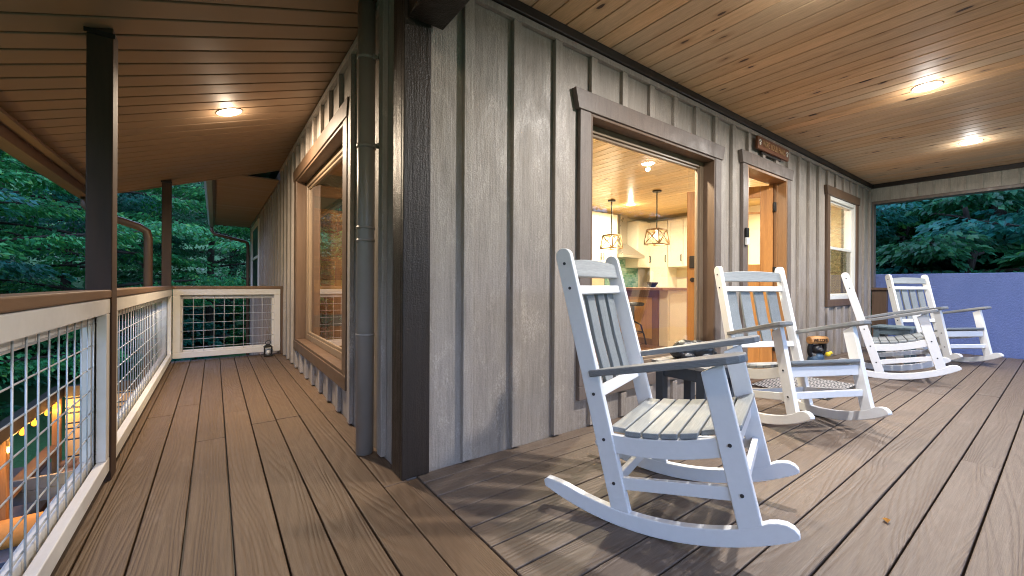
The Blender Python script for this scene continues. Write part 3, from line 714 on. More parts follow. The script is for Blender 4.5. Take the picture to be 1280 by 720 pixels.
    for yy in (-.192,-.064,.064,.192):
        b=B(); p0=onback(.54,-.016-.020); p1=onback(.965,-.016-.020); mid=onback(.75,-.042)
        w=.044
        for a_,c_ in ((p0,mid),(mid,p1)):
            b.hexa([a_+V((0,yy-w,0)),a_+nn*.019+V((0,yy-w,0)),a_+nn*.019+V((0,yy+w,0)),a_+V((0,yy+w,0)),c_+V((0,yy-w,0)),c_+nn*.019+V((0,yy-w,0)),c_+nn*.019+V((0,yy+w,0)),c_+V((0,yy+w,0))],yy+.5)
        bmesh.ops.remove_doubles(b.bm,verts=b.bm.verts,dist=.0005)
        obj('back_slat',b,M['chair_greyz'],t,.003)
    return t
ch=rocking_chair('nearest and largest white rocking chair, beside the dark table with the sleeping bear')
CH=[((1.660,1.171,0),-1.24,-.003,None),((3.538,1.335,0),-2.032,.005,'white rocking chair in front of the open door, standing by the patterned mat'),
    ((6.163,1.268,0),-1.327,.021,'white rocking chair seen side on, between the doormat chair and the slate table'),
    ((7.820,1.135,0),-2.084,-.023,'farthest white rocking chair, standing before the blue wall')]
for i in range(1,4):
    c=clone(ch,CH[i][0],CH[i][1],CH[i][3]); c.rotation_euler=(0,-CH[i][2],CH[i][1])
ch.location=CH[0][0]; ch.rotation_euler=(0,.003,CH[0][1])

# ------------------------------------------------------------------ side tables and figures
def side_table(x0,x1,y0,y1,h,top,leg,label):
    t=thing('side_table',((x0+x1)/2,(y0+y1)/2,0),label,'side table','side tables on the porch')
    b=B(); n=5; w=(y1-y0)/n
    for i in range(n): b.box(x0,x1,y0+w*i+.002,y0+w*(i+1)-.002,h-.024,h,rnd.random())
    obj('tabletop',b,top,t,.004)
    for x in (x0+.02,x1-.075):
        for y in (y0+.02,y1-.075):
            b=B(); b.box(x,x+.055,y,y+.055,0.002,h-.025); obj('leg',b,leg,t,.004)
    b=B(); b.box(x0+.022,x1-.022,y0+.03,y0+.052,h-.10,h-.026); b.box(x0+.022,x1-.022,y1-.052,y1-.03,h-.10,h-.026); b.box(x0+.03,x0+.05,y0+.053,y1-.053,h-.10,h-.026); b.box(x1-.05,x1-.03,y0+.053,y1-.053,h-.10,h-.026); obj('apron',b,leg,t,.003)
    return t
side_table(2.30,2.72,1.24,1.61,.52,M['table_top'],M['table_dark'],'charcoal side table with grey top behind the nearest rocking chair')
side_table(6.76,7.16,1.12,1.50,.50,M['table_slate'],M['table_slate'],'slate blue side table between the two far rocking chairs')

def remesh(o, vox, it=3):
    m=o.modifiers.new('fuse','REMESH'); m.mode='VOXEL'; m.voxel_size=vox; m.use_smooth_shade=True
    s=o.modifiers.new('soft','SMOOTH'); s.iterations=it; s.factor=.5
# sleeping bear
t=thing('bear_figurine',(2.53,1.46,.521),'black bear figurine sleeping on the charcoal side table','figurine',local=True); t.rotation_euler.z=R(-36)
b=B()
b.ball((-.045,0,.062),(.085,.062,.062)); b.ball((.03,0,.065),(.075,.055,.058)); b.ball((-.09,.0,.045),(.055,.058,.045))
b.ball((.098,-.012,.055),(.042,.040,.040)); b.ball((.132,-.018,.04),(.022,.019,.018)); b.ball((.088,.020,.098),(.016,.010,.020)); b.ball((.094,-.044,.096),(.016,.010,.020))
b.ball((.085,-.045,.018),(.05,.018,.018)); b.ball((.075,.045,.018),(.05,.018,.018)); b.ball((-.05,-.06,.022),(.05,.022,.022)); b.ball((-.05,.06,.022),(.05,.022,.022)); b.ball((.06,0,.05),(.05,.045,.045))
o=obj('body',b,M['bear'],t); remesh(o,.006,2)
tx=bpy.data.textures.new('fur','CLOUDS'); tx.noise_scale=.018
dm=o.modifiers.new('fur','DISPLACE'); dm.texture=tx; dm.strength=.008
# standing bear with log sign
t=thing('bear_statue',(5.84,1.80,0),'black bear statue in blue overalls holding a carved welcome log beside the door','statue',local=True); t.rotation_euler.z=R(-118)
b=B()
b.ball((0,0,.12),(.075,.085,.115)); b.ball((.01,0,.245),(.062,.066,.062)); b.ball((.068,0,.235),(.034,.03,.026))
b.ball((-.005,-.05,.295),(.015,.018,.02)); b.ball((-.005,.05,.295),(.015,.018,.02))
for s in (-1,1):
    for i in range(6):
        u=i/5; b.ball((.0+.02*u,s*(.085+.015*math.sin(u*3)),.19+.13*u),(.026,.024,.028))
    b.ball((.04,s*.055,.03),(.055,.036,.032)); b.ball((.07,s*.055,.045),(.025,.034,.042))
o=obj('body',b,M['bear'],t); remesh(o,.008,2)
b=B(); b.ball((0,0,.115),(.082,.092,.095)); b.ball((.045,0,.155),(.04,.055,.05)); o=obj('overalls',b,M['jacket'],t); remesh(o,.008,2)
b=B(); b.tube([(.02,-.115,.355),(.02,-.11,.355),(.02,0,.36),(.02,.11,.355),(.02,.115,.355)],[.038,.046,.048,.046,.038],16); lg=obj('log_sign',b,M['log'],t)
def text(s, size, depth, mat, parent, mtx, name='lettering', width=None):
    cu=bpy.data.curves.new(name,'FONT'); cu.body=s; cu.size=size; cu.extrude=depth; cu.align_x='CENTER'; cu.align_y='CENTER'; cu.offset=.0
    o=bpy.data.objects.new('tmp',cu); COL.objects.link(o); bpy.context.view_layer.update()
    me=bpy.data.meshes.new_from_object(o.evaluated_get(bpy.context.evaluated_depsgraph_get())); bpy.data.objects.remove(o); bpy.data.curves.remove(cu)
    if width:
        xs=[v.co.x for v in me.vertices]; f=width/(max(xs)-min(xs)); me.transform(Matrix.Diagonal((f,1,1,1)))
    me.transform(mtx); me.materials.clear(); me.materials.append(mat); me.name=name
    o=bpy.data.objects.new(name,me); COL.objects.link(o); o.parent=parent; return o
text('WELCOME',.052,.003,M['ink'],lg,Matrix.Translation((.068,0,.357))@Matrix(((0,0,1,0),(1,0,0,0),(0,1,0,0),(0,0,0,1))),width=.19)
b=B(); b.ball((.085,.075,.195),(.030,.028,.028)); b.ball((.10,.095,.215),(.019,.019,.019)); b.ball((.118,.10,.213),(.010,.006,.006)); o=obj('bird',b,M['yellow'],t); remesh(o,.005,1)

# door mat
mt=thing('door_mat',(4.8,1.58,0),'charcoal and cream patterned mat on the deck before the open door','mat')
b=B(); b.box(4.36,5.24,1.27,1.90,.002,.012); obj('woven_top',b,M['rug'],mt,.003)
b=B(); b.box(4.335,5.265,1.245,1.925,.0015,.008); obj('border',b,M['iron'],mt,.003)

# sign over the door
sg=thing('wooden_sign',(5.05,1.99,2.53),'small brown wooden sign with carved letters above the open door','sign')
b=B(); b.box(4.65,5.45,WY-.062,WY-.036,2.465,2.60); obj('board',b,M['sign'],sg,.004)
b=B(); b.box(4.80,5.3,WY-.036,WY-.0225,2.44,2.458); b.box(4.80,5.3,WY-.036,WY-.0225,2.458,2.50); obj('hanger',b,M['black'],sg)
o=text('WIPE YOUR PAWS',.095,.003,M['letters'],sg,Matrix.Translation((5.05,WY-.065,2.533))@Matrix.Rotation(R(90),4,'X'),width=.58); o.location=-V(sg.location)
for xx in (4.70,5.40):
    b=B()
    for dx_,dz,r in ((0,-.008,.018),(-.022,.018,.008),(-.008,.03,.008),(.008,.03,.008),(.022,.018,.008)):
        b.tube([(xx+dx_,WY-.0622,2.53+dz),(xx+dx_,WY-.0665,2.53+dz)],r,12)
    obj('paw_mark',b,M['vinyl'],sg)
# doorbell camera
db=thing('doorbell_camera',(4.44,1.98,1.5),'small black and white doorbell camera on the left door casing','doorbell')
b=B(); b.box(4.412,4.472,WY-.062,WY-.0365,1.50,1.60); obj('housing',b,M['iron'],db,.008)
b=B(); b.box(4.412,4.472,WY-.062,WY-.0365,1.42,1.4985); obj('button_plate',b,M['vinyl'],db,.008)

# lantern
ln=thing('lantern',(.60,6.50,0),'small black lantern on the deck at the end railing','lantern')
x,y=.60,6.50
b=B(); b.box(x-.05,x+.05,y-.05,y+.05,.002,.02); obj('base',b,M['iron'],ln,.003)
for p in (-.043,.043):
    for q in (-.043,.043):
        b=B(); b.box(x+p-.005,x+p+.005,y+q-.005,y+q+.005,.0205,.125); obj('cage_bar',b,M['iron'],ln)
b=B(); b.faces([(x-.055,y-.055,.1255),(x+.055,y-.055,.1255),(x+.055,y+.055,.1255),(x-.055,y+.055,.1255),(x-.02,y-.02,.165),(x+.02,y-.02,.165),(x+.02,y+.02,.165),(x-.02,y+.02,.165)],[(3,2,1,0),(4,5,6,7),(0,1,5,4),(1,2,6,5),(2,3,7,6),(3,0,4,7)]); obj('lid',b,M['iron'],ln)
b=B(); b.tube([(x-.022,y,.165)]+[(x+.03*math.cos(R(a)),y,.185+.03*math.sin(R(a))) for a in range(200,-21,-20)]+[(x+.022,y,.165)],.004,6); obj('ring',b,M['iron'],ln)
b=B(); b.tube([(x,y,.0205),(x,y,.085)],.022,12); obj('candle',b,M['vinyl'],ln)
# fallen leaf
lf=B(); lf.faces([(4.0,0,0)]*0 or [(-.02,0,.004),(0,-.014,.012),(.024,0,.006),(0,.014,.010)],[(0,1,2,3)])
for f in list(lf.bm.faces): pass
r_=bmesh.ops.solidify(lf.bm,geom=lf.bm.faces[:],thickness=.0015)
o=obj('fallen_leaf',lf,M['leaf_dry']); o.location=(2.31,.458,0.002); o.rotation_euler.z=.4; tag(o,'small curled orange leaf lying on the porch boards','leaf')

lf=B(); lf.faces([(-.02,0,.003),(0,-.010,.010),(.026,0,.004),(0,.012,.008)],[(0,1,2,3)]); bmesh.ops.solidify(lf.bm,geom=lf.bm.faces[:],thickness=.0015)
o=obj('leaf_scrap',lf,M['walnut']); o.location=(2.285,.93,0.002); o.rotation_euler.z=1.1; tag(o,'dark dry leaf scrap on the deck near the front rocker tip of the nearest chair','leaf')
# ------------------------------------------------------------------ posts, pipes
def post(x0,x1,y0,y1,label):
    t=thing('porch_post',((x0+x1)/2,(y0+y1)/2,0),label,'post','dark posts along the side walkway')
    b=B(); b.hexa([(x0,y0,-.3),(x1,y0,-.3),(x1,y1,-.3),(x0,y1,-.3),(x0,y0,zs(x0)-.001),(x1,y0,zs(x1)-.001),(x1,y1,zs(x1)-.001),(x0,y1,zs(x0)-.001)]); obj('shaft',b,M['post'],t,.005)
    b=B(); z=zs(x0)-.012; b.box(x0-.008,x1+.008,y0-.010,y0-.0005,z-.012,z+.01); obj('top_bracket',b,M['black'],t)
post(-.515,-.418,2.86,2.99,'thick dark brown post nearest the camera on the side railing')
post(-.525,-.435,6.56,6.65,'farther dark brown post at the railing corner')
pp=thing('drain_pipe',(.725,2.46,0),'round taupe drain pipe standing against the side wall by the corner','pipe')
b=B(); b.tube([(.722,2.46,.003),(.722,2.46,2.66)],.05,24); obj('pipe',b,M['pipe'],pp)
b=B()
for z in (.70,1.255,1.33): b.tube([(.722,2.46,z-.007),(.722,2.46,z+.007)],.0535,24)
obj('coupling',b,M['pipe'],pp)
for z in (1.81,2.33):
    b=B(); b.tube([(.722,2.46,z-.012),(.722,2.46,z+.012)],.054,24); b.box(.745,.799,2.40,2.415,z-.012,z+.012); b.tube([(.765,2.40,z),(.765,2.37,z)],.008,8); obj('clamp',b,M['pipe'],pp)
def rectpipe(b,pts,r,seg=4): b.tube(pts,r,seg)
dp=thing('downspout',(-.63,6.50,-2.7),'brown downspout elbowing down beyond the railing between the two posts','downspout')
b=B(); b.tube([(-1.16,6.46,1.95),(-1.16,6.46,1.86),(-1.12,6.46,1.80),(-.72,6.49,1.66),(-.655,6.495,1.61),(-.64,6.50,1.53),(-.64,6.50,-2.75)],.042,12); obj('pipe',b,M['gutter'],dp)
b=B(); b.box(-1.24,-1.136,-1.6,6.95,1.945,2.065); obj('gutter',b,M['gutter'],dp,.01)
gt=thing('eave_gutter',(-.05,10,2.4),'grey gutter along the rear eave with elbow to the wall','gutter')
b=B(); b.prism([(-.03,6.95,2.56),(-.03,6.95,2.45),(-.10,6.95,2.45),(-.14,6.95,2.56)],(0,6.3,0)); obj('trough',b,M['gutter_grey'],gt,.006)
b=B(); b.tube([(-.06,13.1,2.45),(-.06,13.1,2.36),(0,13.1,2.27),(.66,13.1,2.12),(.72,13.1,2.08),(.73,13.1,1.95),(.73,13.1,-2.75)],.04,10); obj('elbow',b,M['gutter'],gt)

# ------------------------------------------------------------------ railings with hog wire
def railing(p0,p1,inward,label,nst=True):
    P0,P1=V((*p0,0)),V((*p1,0)); d=(P1-P0); L=d.length; d.normalize(); n=V((*inward,0))
    t=thing('deck_railing',tuple((P0+P1)/2),label,'railing','white railings with wire mesh')
    def blk(b,u0,u1,o0,o1,z0,z1,tt=.5):
        q=[P0+d*u0+n*o0,P0+d*u1+n*o0,P0+d*u1+n*o1,P0+d*u0+n*o1]
        b.hexa([(*p.xy,z0) for p in q]+[(*p.xy,z1) for p in q],tt)
    def ubox(name,m,*a,bv=.004):
        b=B(); blk(b,*a); obj(name,b,m,t,bv)
    ubox('cap_rail',M['cap'],-.02,L+.02,-.085,.03,.922,.963,bv=.006)
    ubox('top_rail',M['white_frame'],0,L,-.012,.026,.845,.919); ubox('bottom_rail',M['white_frame'],0,L,-.012,.026,.05,.122)
    ubox('stile',M['white_frame'],0,.075,-.012,.025,.1225,.8445); ubox('stile',M['white_frame'],L-.075,L,-.012,.025,.1225,.8445)
    ubox('outer_top_rail',M['white_frame'],0,L,-.062,-.0245,.795,.916); ubox('outer_bottom_rail',M['white_frame'],0,L,-.062,-.0245,.052,.145)
    ubox('outer_stile',M['white_frame'],0,.10,-.062,-.0245,.1455,.7945); ubox('outer_stile',M['white_frame'],L-.10,L,-.062,-.0245,.1455,.7945)
    b=B(); u=.055+.04
    while u<L-.06:
        q=P0+d*u-n*.0165; b.tube([(q.x,q.y,.07),(q.x,q.y,.88)],.0032,5); u+=.108
    z=.175
    while z<.86:
        a=P0+d*.03-n*.0205; c=P0+d*(L-.03)-n*.0205; b.tube([(a.x,a.y,z),(c.x,c.y,z)],.0032,5); z+=.105
    obj('wire_mesh',b,M['wire'],t)
    return t
railing((-.45,-1.55),(-.45,2.858),(1,0),'near white railing with wire mesh and brown cap, running past the camera')
railing((-.45,2.993),(-.45,6.555),(1,0),'middle white railing with wire mesh between the two dark posts')
railing((-.42,6.62),(.755,6.62),(0,-1),'end white railing with wire mesh closing the walkway beside the lantern')
b=B(); b.box(.757,.797,6.57,6.66,0.003,.965); o=obj('railing_post',b,M['brown'],bevel=.005); tag(o,'short brown post joining the end railing to the wall','post')

# pale stucco wall with the blue of the sky painted in
bl=thing('stucco_wall',(XE+.2,-.5,GZ),'rough pale stucco half wall tinted lavender blue like the dusk sky, at the far end of the porch','wall')
b=B(); n=60
ys=[-5+7.0*i/n for i in range(n+1)]
for i in range(n):
    z0=1.20+rnd.uniform(-.004,.004)
    b.box(XE+.085,XE+.24,ys[i],ys[i+1],GZ-1,1.21)
bmesh.ops.remove_doubles(b.bm,verts=b.bm.verts,dist=.0005)
inner=[f for f in b.bm.faces if abs(f.normal.y)>.9 and -4.9<f.calc_center_median().y<1.9]
bmesh.ops.delete(b.bm,geom=inner,context='FACES')
obj('face',b,M['sky_tinted_wall'],bl,.012)

# ------------------------------------------------------------------ ground
def gz(x,y):
    z=GZ
    if x>10.5: z+=min((x-10.5)*.42,9)*1.0+.3
    if y>38: z+=(y-38)*.35
    if x<-15: z+=min((-15-x)*.30,12)
    if y<-16: z+=(-16-y)*.25
    return z+noise.noise(V((x*.12,y*.12,0)))*.25
b=B(); n=96; S=130.0; g=[]
vs=[]
for j in range(n+1):
    for i in range(n+1):
        x=-S+2*S*i/n; y=-S+2*S*j/n; vs.append((x,y,gz(x,y)))
b.faces(vs,[(j*(n+1)+i,j*(n+1)+i+1,(j+1)*(n+1)+i+1,(j+1)*(n+1)+i) for j in range(n) for i in range(n)])
for f in b.bm.faces: f.smooth=True
tag(obj('ground',b,M['ground']),kind='structure')
b=B(); 
for i in range(20):
    x=-34+2.4*i
    b.faces([(x,30.5,gz(x,30.5)+.32),(x+2.4,30.5,gz(x+2.4,30.5)+.32),(x+2.4,34.5,gz(x+2.4,34.5)+.34),(x,34.5,gz(x,34.5)+.34)],[(0,1,2,3)])
tag(obj('driveway',b,M['asphalt']),kind='structure')
b=B()
for i in range(6):
    for j in range(14):
        x=-3.2+.62*i+rnd.uniform(-.03,.03); y=3.2+.62*j
        b.box(x,x+.58,y,y+.58,GZ-.1,GZ+.26+rnd.uniform(0,.012),rnd.random())
tag(obj('patio',b,M['stone'],bevel=.02),kind='structure')
PZ=GZ+.275
PX=-2.16
pg=thing('pergola',(PX,8,PZ),'dark timber pergola on the lower patio, hung with amber string lights','pergola')
b=B(); b.box(PX-.02,PX+.12,3.2,10.12,-.93,-.76); b.box(PX+.121,-.5,10.0,10.12,-.93,-.76); obj('beam',b,M['black'],pg,.006)
for y in (5.6,7.72,9.90):
    b=B(); b.box(PX,PX+.10,y,y+.10,PZ,-.932); obj('post',b,M['jamb'],pg,.006)
b=B(); b.box(PX-.06,PX+.12,7.83,9.89,-1.74,-1.69); b.box(PX-.02,PX+.08,7.83,9.89,PZ+.05,PZ+.13); obj('handrail',b,M['brown'],pg,.006)
ls=thing('slat_screen',(-1.3,10.05,PZ),'pale slatted screen glowing amber on the lower patio','screen')
b=B()
for a_,c_ in ((-.955,-.94),(-1.12,-.985),(-1.21,-1.15),(-1.385,-1.24),(-1.475,-1.415),(-1.66,-1.505),(-1.95,-1.69),(-2.3,-1.98)): b.box(PX+.13,-.6,10.02,10.05,a_,c_)
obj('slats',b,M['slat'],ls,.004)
b=B(); b.box(PX+.13,-.6,10.055,10.07,PZ,-.94); obj('backing',b,M['navy'],ls)
sl=thing('string_lights',(PX+.05,8,-.95),'string of warm amber bulbs strung along the pergola beam','string lights')
bul=[6.2,6.8,7.35,7.87,8.4,8.85,9.42,9.84]
pts=[(PX+.06,y,-.955-.035*abs(math.sin((y-6.2)*5.6))) for y in [5.8+4.15*i/40 for i in range(41)]]
b=B(); b.tube(pts,.006,5); obj('cord',b,M['iron'],sl)
for y in bul:
    b=B(); b.ball((PX+.06,y,-1.045),(.032,.032,.042),10,8); b.tube([(PX+.06,y,-1.015),(PX+.06,y,-.965)],.013,8); o=obj('bulb',b,M['bulb'],sl)
    l=bpy.data.lights.new('bulb_light','POINT'); l.energy=11; l.color=(1,.50,.13); l.shadow_soft_size=.04
    q=bpy.data.objects.new('bulb_light',l); COL.objects.link(q); q.parent=sl; q.location=V((PX+.10,y,-1.11))-V(sl.location)
sf=thing('patio_sofa',(-1.9,7.6,PZ),'navy framed patio sofa with glowing amber cushion below the near railing','sofa')
b=B(); b.box(-2.5,-1.55,8.16,8.22,-1.78,-1.62); b.box(-2.5,-1.55,8.17,8.21,-1.95,-1.785)
for x in (-2.5,-1.61):
    for y in (7.15,8.165): b.box(x,x+.06,y,y+.05,PZ,-1.95 if y>8 else -1.98)
b.box(-2.5,-1.55,7.15,8.16,-2.25,-2.19); obj('frame',b,M['navy'],sf,.006)
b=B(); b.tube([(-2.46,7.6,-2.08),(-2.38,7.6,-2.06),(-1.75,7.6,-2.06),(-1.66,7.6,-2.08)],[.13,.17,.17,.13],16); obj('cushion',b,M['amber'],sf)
ft=thing('fire_bowl',(-1.42,7.95,PZ),'stone fire bowl with a small amber flame on the lower patio','fire bowl')
b=B(); b.lathe([(.20,0),(.13,.15),(.12,.45),(.30,.60),(.33,.64),(.27,.64),(.2,.58)],(-1.42,7.95,PZ),20); obj('bowl',b,M['stone'],ft)
b=B(); b.ball((-1.42,7.95,PZ+.70),(.03,.03,.055),10,8); obj('flame',b,M['bulb'],ft)
l=bpy.data.lights.new('fire_light','POINT'); l.energy=20; l.color=(1,.5,.13); l.shadow_soft_size=.05
q=bpy.data.objects.new('fire_light',l); COL.objects.link(q); q.parent=ft; q.location=(0,0,.82)
pl=thing('stone_planter',(-1.4,9.6,PZ),'low stone planter full of reddish stones before the slatted screen','planter')
b=B(); b.box(-2.0,-.75,9.25,9.95,PZ,-1.98); obj('box',b,M['stone'],pl,.02).name='planter_box'
b=B()
for i in range(40): b.ball((rnd.uniform(-1.95,-.8),rnd.uniform(9.3,9.9),-1.96),(rnd.uniform(.05,.11),rnd.uniform(.05,.10),.07),8,6)
o=obj('stones',b,M['stone'],pl); o.name='stone_bed'; o['kind']='stuff'

# ------------------------------------------------------------------ trees
def leaf(vs,fs,p,d,up,L,W):
    s=d.cross(up)
    if s.length<1e-3: s=V((1,0,0))
    s.normalize(); i=len(vs); m=p+d*(L*.5)-up*(L*.04)
    vs+= [p, m+s*W*.5+up*W*.10, p+d*L-up*(L*.16), m-s*W*.5+up*W*.10]
    fs.append((i,i+1,i+2,i+3))
def spray(vs,fs,ts,p,d,r,rr,n,L):
    tone=rr.random()
    d=V((d.x,d.y,d.z*.3-.12)).normalized(); side=d.cross(V((0,0,1))).normalized()
    for i in range(n):
        u=rr.random(); w=rr.uniform(-1,1)*(1-.55*u)*.75
        q=p+d*(u*r)+side*(w*r)+V((0,0,rr.uniform(-.10,.06)*r-.22*r*(u*u+w*w)))
        dd=(d*(.6+.5*u)+side*(w*1.3)+V((rr.uniform(-.3,.3),rr.uniform(-.3,.3),rr.uniform(-.75,.02)))).normalized()
        up=V((rr.gauss(0,.55),rr.gauss(0,.55),1)).normalized()
        leaf(vs,fs,q,dd,up,L*rr.uniform(.7,1.25),L*rr.uniform(.45,.68)); ts.append(min(1,max(0,tone*.75+rr.random()*.25)))
def tree_mesh(seed,H,crown0,spread,nl,leafL,nsp):
    rr=random.Random(seed); tb=B(); vs=[];fs=[];ts=[]
    lean=V((rr.uniform(-.06,.06),rr.uniform(-.06,.06),0)); pts=[]; rad=[]
    for i in range(11):
        u=i/10; pts.append(V((lean.x*H*u+rr.gauss(0,.05),lean.y*H*u+rr.gauss(0,.05),H*u-.4*(i==0)))); rad.append(.17*(1-.86*u)*(H/10)+.012)
    rad[0]*=1.35
    tb.tube(pts,rad,9)
    for k in range(nl):
        u=crown0+(1-crown0)*(k+rr.random())/nl
        f=u*10; i=min(9,int(f)); p=pts[i].lerp(pts[i+1],f-i)
        a=k*2.4+rr.uniform(-.5,.5); prof=math.sin(math.pi*min(1,(u-crown0)/(1-crown0)*.8+.22))**.8
        Ln=spread*prof*rr.uniform(.75,1.15)+.5
        d=V((math.cos(a),math.sin(a),rr.uniform(.05,.5)*(u+.2)))
        bp=[p]; br=[.055*(H/10)*(1.15-u)+.012]; q=p.copy(); n=6
        for j in range(n):
            d=(d+V((rr.gauss(0,.14),rr.gauss(0,.14),-.03+rr.gauss(0,.06)))).normalized(); q=q+d*(Ln/n); bp.append(q.copy()); br.append(br[0]*(1-.85*(j+1)/n)+.004)
        tb.tube(bp,br,6)
        for j in range(2,n+1):
            for m in range(nsp):
                q=bp[j-1].lerp(bp[j],rr.random())
                dd=(d+V((rr.uniform(-1.3,1.3),rr.uniform(-1.3,1.3),rr.uniform(-.2,.4)))).normalized()
                r=rr.uniform(.45,.85)*spread/3.2
                e=q+dd*rr.uniform(.2,.6)
                tb.tube([q,e],[.010,.004],4,cap=False)
                spray(vs,fs,ts,e-dd*.1,dd,r,rr,rr.randint(26,40),leafL)
    me=bpy.data.meshes.new('crown'); me.from_pydata([tuple(v) for v in vs],[],fs)
    at=me.attributes.new('tint','FLOAT','FACE'); at.data.foreach_set('value',ts)
    tm=bpy.data.meshes.new('trunk'); tb.bm.to_mesh(tm); tb.bm.free(); tm.materials.append(M['bark'])
    return tm,me
def make_tree(name,tm,cm,leafm,loc,rz,s,label,cat,group):
    t=bpy.data.objects.new(name,None); COL.objects.link(t); t.location=loc; t.rotation_euler.z=rz; t.scale=(s,s,s)
    tag(t,label,cat,group)
    a=bpy.data.objects.new('trunk',tm); COL.objects.link(a); a.parent=t
    c=bpy.data.objects.new('crown',cm); COL.objects.link(c); c.parent=t
    c.material_slots[0].link='OBJECT'; c.material_slots[0].material=leafm
    return t
kinds=[tree_mesh(3,12,.18,4.2,22,.165,6),tree_mesh(5,10,.10,3.6,22,.155,6),tree_mesh(8,13,.30,4.4,20,.17,6),tree_mesh(13,6,.12,2.6,16,.16,5)]
for _,cm in kinds: cm.materials.append(M['leafA'])
GL='leafy broadleaf tree in the dense wood left of the walkway'
GR='leafy broadleaf tree in the dense wood beyond the blue wall'
lm=[M['leafA'],M['leafB'],M['leafC']]
left=[(-7.5,8.5,1,.95),(-9.5,13.5,0,1.0),(-5.6,15.5,1,.95),(-13,10,2,1.0),(-12,4.5,0,.95),(-8.5,20,2,1.05),(-3.2,21.5,0,1.0),(-14.5,17,1,1.1),(2.0,25,2,1.05),(-5.5,27,1,1.25),(-12,26,0,1.2),(-.2,29,0,1.1),(-18,8,1,1.2),(-19,14,0,1.25),(-17,1,1,1.1),(-18,22,2,1.3),(4.5,20,0,.9),(-9,33,1,1.3),(1,37,2,1.4),(-22,30,0,1.5),(-25,18,1,1.5),(-24,4,2,1.45),(6,34,0,1.5),(-4,40,0,1.5),(-15,40,1,1.5),(-13,-2,0,1.0)]
for i,(x,y,kd,s) in enumerate(left):
    make_tree('tree',*kinds[kd],lm[(i*7+kd)%3 if i%4 else 0],(x,y,gz(x,y)-.1),i*1.9,s,GL,'tree','trees in the wood left of the walkway')
right=[(13.2,1.2,3,.95),(14.5,3.8,1,.8),(13.8,-1.6,3,1.1),(15.5,-4.5,1,.8),(16,6.5,0,.9),(17,1.0,2,.85),(18.5,-2.2,0,.9),(19.5,4.2,1,1.0),(20,9,2,1.0),(22,1,0,1.1),(22.5,-6,1,1.1),(23.5,6,1,1.2),(26,12,0,1.3),(27,-1,2,1.2),(26,-10,0,1.3),(30,5,1,1.4),(32,14,2,1.4),(32,-5,0,1.4),(14.5,8.6,1,.85)]
for i,(x,y,kd,s) in enumerate(right):
    make_tree('tree',*kinds[kd],lm[1 if i%3 else 2],(x,y,gz(x,y)-.2),i*2.3,s,GR,'tree','trees in the wood beyond the blue wall')
# shrub layer
sh=[]
shm=tree_mesh(21,2.2,.05,1.5,14,.17,4); shm[1].materials.append(M['leafB'])
for i,(x,y,s) in enumerate([(12.3,.4,1.0),(12.4,2.4,1.1),(12.6,-1.0,1.0),(12.8,3.9,1.2),(14.6,1.6,1.3),(15,-.4,1.4),(15.6,2.8,1.3),(14.6,5.6,1.3),(17.5,3,1.5),(16.8,-2.8,1.4),(13.0,-3.0,1.1),(18,7.4,1.6)]):
    make_tree('shrub',*shm,lm[(i+1)%3],(x,y,gz(x,y)-.1),i*1.3,s,'leafy understory shrub in the wood beyond the blue wall','shrub','shrubs under the trees beyond the blue wall')
for i,(x,y,s) in enumerate([(-7,5.5,1.2),(-8.5,11,1.3),(-6.6,18,1.2),(-11,17,1.4),(-3,25,1.4),(-9.5,7.0,1.4),(-12,13,1.5),(-1.5,33,1.5),(-7,24,1.5),(2.5,30.2,1.3)]):
    make_tree('shrub',*shm,lm[i%3],(x,y,gz(x,y)-.1),i*1.7,s,'leafy understory shrub at the edge of the wood left of the walkway','shrub','shrubs under the trees left of the walkway')
# far wood: one mass
rr=random.Random(77); vs=[];fs=[];ts=[]
def mass(cx,cy,z0,h,rad):
    for _ in range(int(70*rad)):
        a=rr.uniform(0,6.28); r=rad*rr.random()**.5; z=z0+h*rr.random()
        spray(vs,fs,ts,V((cx+r*math.cos(a),cy+r*math.sin(a),z)),V((rr.uniform(-1,1),rr.uniform(-1,1),.1)),1.5,rr,9,.55)
for i in range(26):
    a=R(-75+ i*9.5)   # bearing from +Y, clockwise negative to the left
    for dist in (46,):
        x=dist*math.sin(a)+ (4 if a>0 else -4); y=dist*math.cos(a)
        if a>R(75): x+=0
        mass(x,y,gz(x,y)-1,15,5.5)
me=bpy.data.meshes.new('far_wood'); me.from_pydata([tuple(v) for v in vs],[],fs); at=me.attributes.new('tint','FLOAT','FACE'); at.data.foreach_set('value',ts); me.materials.append(M['leafC'])
o=bpy.data.objects.new('far_wood',me); COL.objects.link(o); tag(o,'dark far wood closing the view behind the nearer trees','wood',kind='stuff')

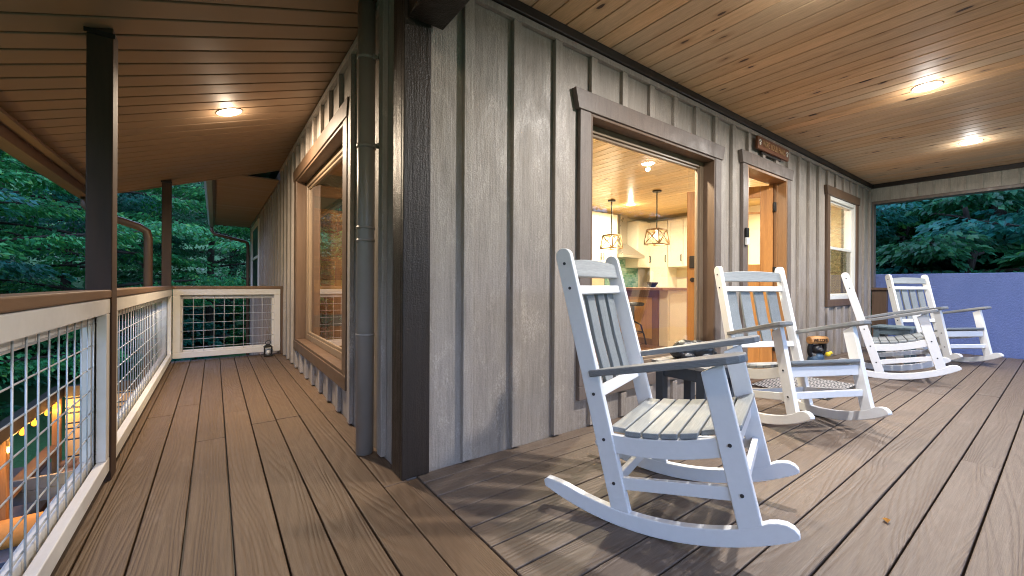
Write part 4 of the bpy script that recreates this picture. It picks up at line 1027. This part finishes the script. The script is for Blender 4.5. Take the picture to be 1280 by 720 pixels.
# ------------------------------------------------------------------ light, camera, view
LS=.088
for l in bpy.data.lights: l.energy*=LS
for nm in ('amber_bulb','cool_diffuser','warm_diffuser','pendant_bulb'):
    for n_ in bpy.data.materials[nm].node_tree.nodes:
        if n_.type=='EMISSION': n_.inputs[1].default_value*=LS
w=bpy.data.worlds.new('World'); sc.world=w; w.use_nodes=True
nt=w.node_tree; bg=nt.nodes['Background']; sky=nt.nodes.new('ShaderNodeTexSky'); sky.sky_type='NISHITA'; sky.sun_disc=False
SE,SR=R(7),R(20)
sky.sun_elevation=SE; sky.sun_rotation=SR; sky.ozone_density=4.0; sky.dust_density=.3; sky.air_density=1.0
hs=nt.nodes.new('ShaderNodeHueSaturation'); hs.inputs['Saturation'].default_value=.74
nt.links.new(sky.outputs[0],hs.inputs['Color']); mxs=nt.nodes.new('ShaderNodeMix'); mxs.data_type='RGBA'; mxs.blend_type='MULTIPLY'; mxs.inputs[0].default_value=1; mxs.inputs[7].default_value=(1.12,.95,1.0,1)
nt.links.new(hs.outputs[0],mxs.inputs[6]); nt.links.new(mxs.outputs[2],bg.inputs[0]); bg.inputs[1].default_value=.15
s=bpy.data.lights.new('sun','SUN'); s.energy=.12; s.angle=R(8); s.color=(1,.86,.70)
so=bpy.data.objects.new('sun',s); COL.objects.link(so)
dv=V((math.sin(SR)*math.cos(SE),math.cos(SR)*math.cos(SE),math.sin(SE)))
so.rotation_euler=dv.to_track_quat('Z','Y').to_euler()
cam=bpy.data.cameras.new('camera'); co=bpy.data.objects.new('camera',cam); COL.objects.link(co); sc.camera=co
cam.sensor_width=36; cam.lens=509.6/1280*36; cam.shift_y=-4.2/1280; cam.clip_start=.02; cam.clip_end=600
yaw=-math.atan2(372,509.6)
co.matrix_world=Matrix.Translation((0,0,1.0))@Matrix.Rotation(yaw,4,'Z')@Matrix.Rotation(R(90),4,'X')@Matrix.Rotation(.0052,4,'Z')
vs_=sc.view_settings; sc.display_settings.display_device='sRGB'; vs_.view_transform='Standard'; vs_.look='None'; vs_.exposure=3.48; vs_.gamma=1; vs_.use_curve_mapping=False
sc.cycles.max_bounces=10; sc.cycles.diffuse_bounces=5; sc.cycles.transparent_max_bounces=16; sc.cycles.filter_width=1.05; sc.cycles.use_denoising=True; sc.cycles.denoising_prefilter='NONE'
sc.cycles.sample_clamp_indirect=6
for o in bpy.data.objects:
    if '_local' in o: del o['_local']
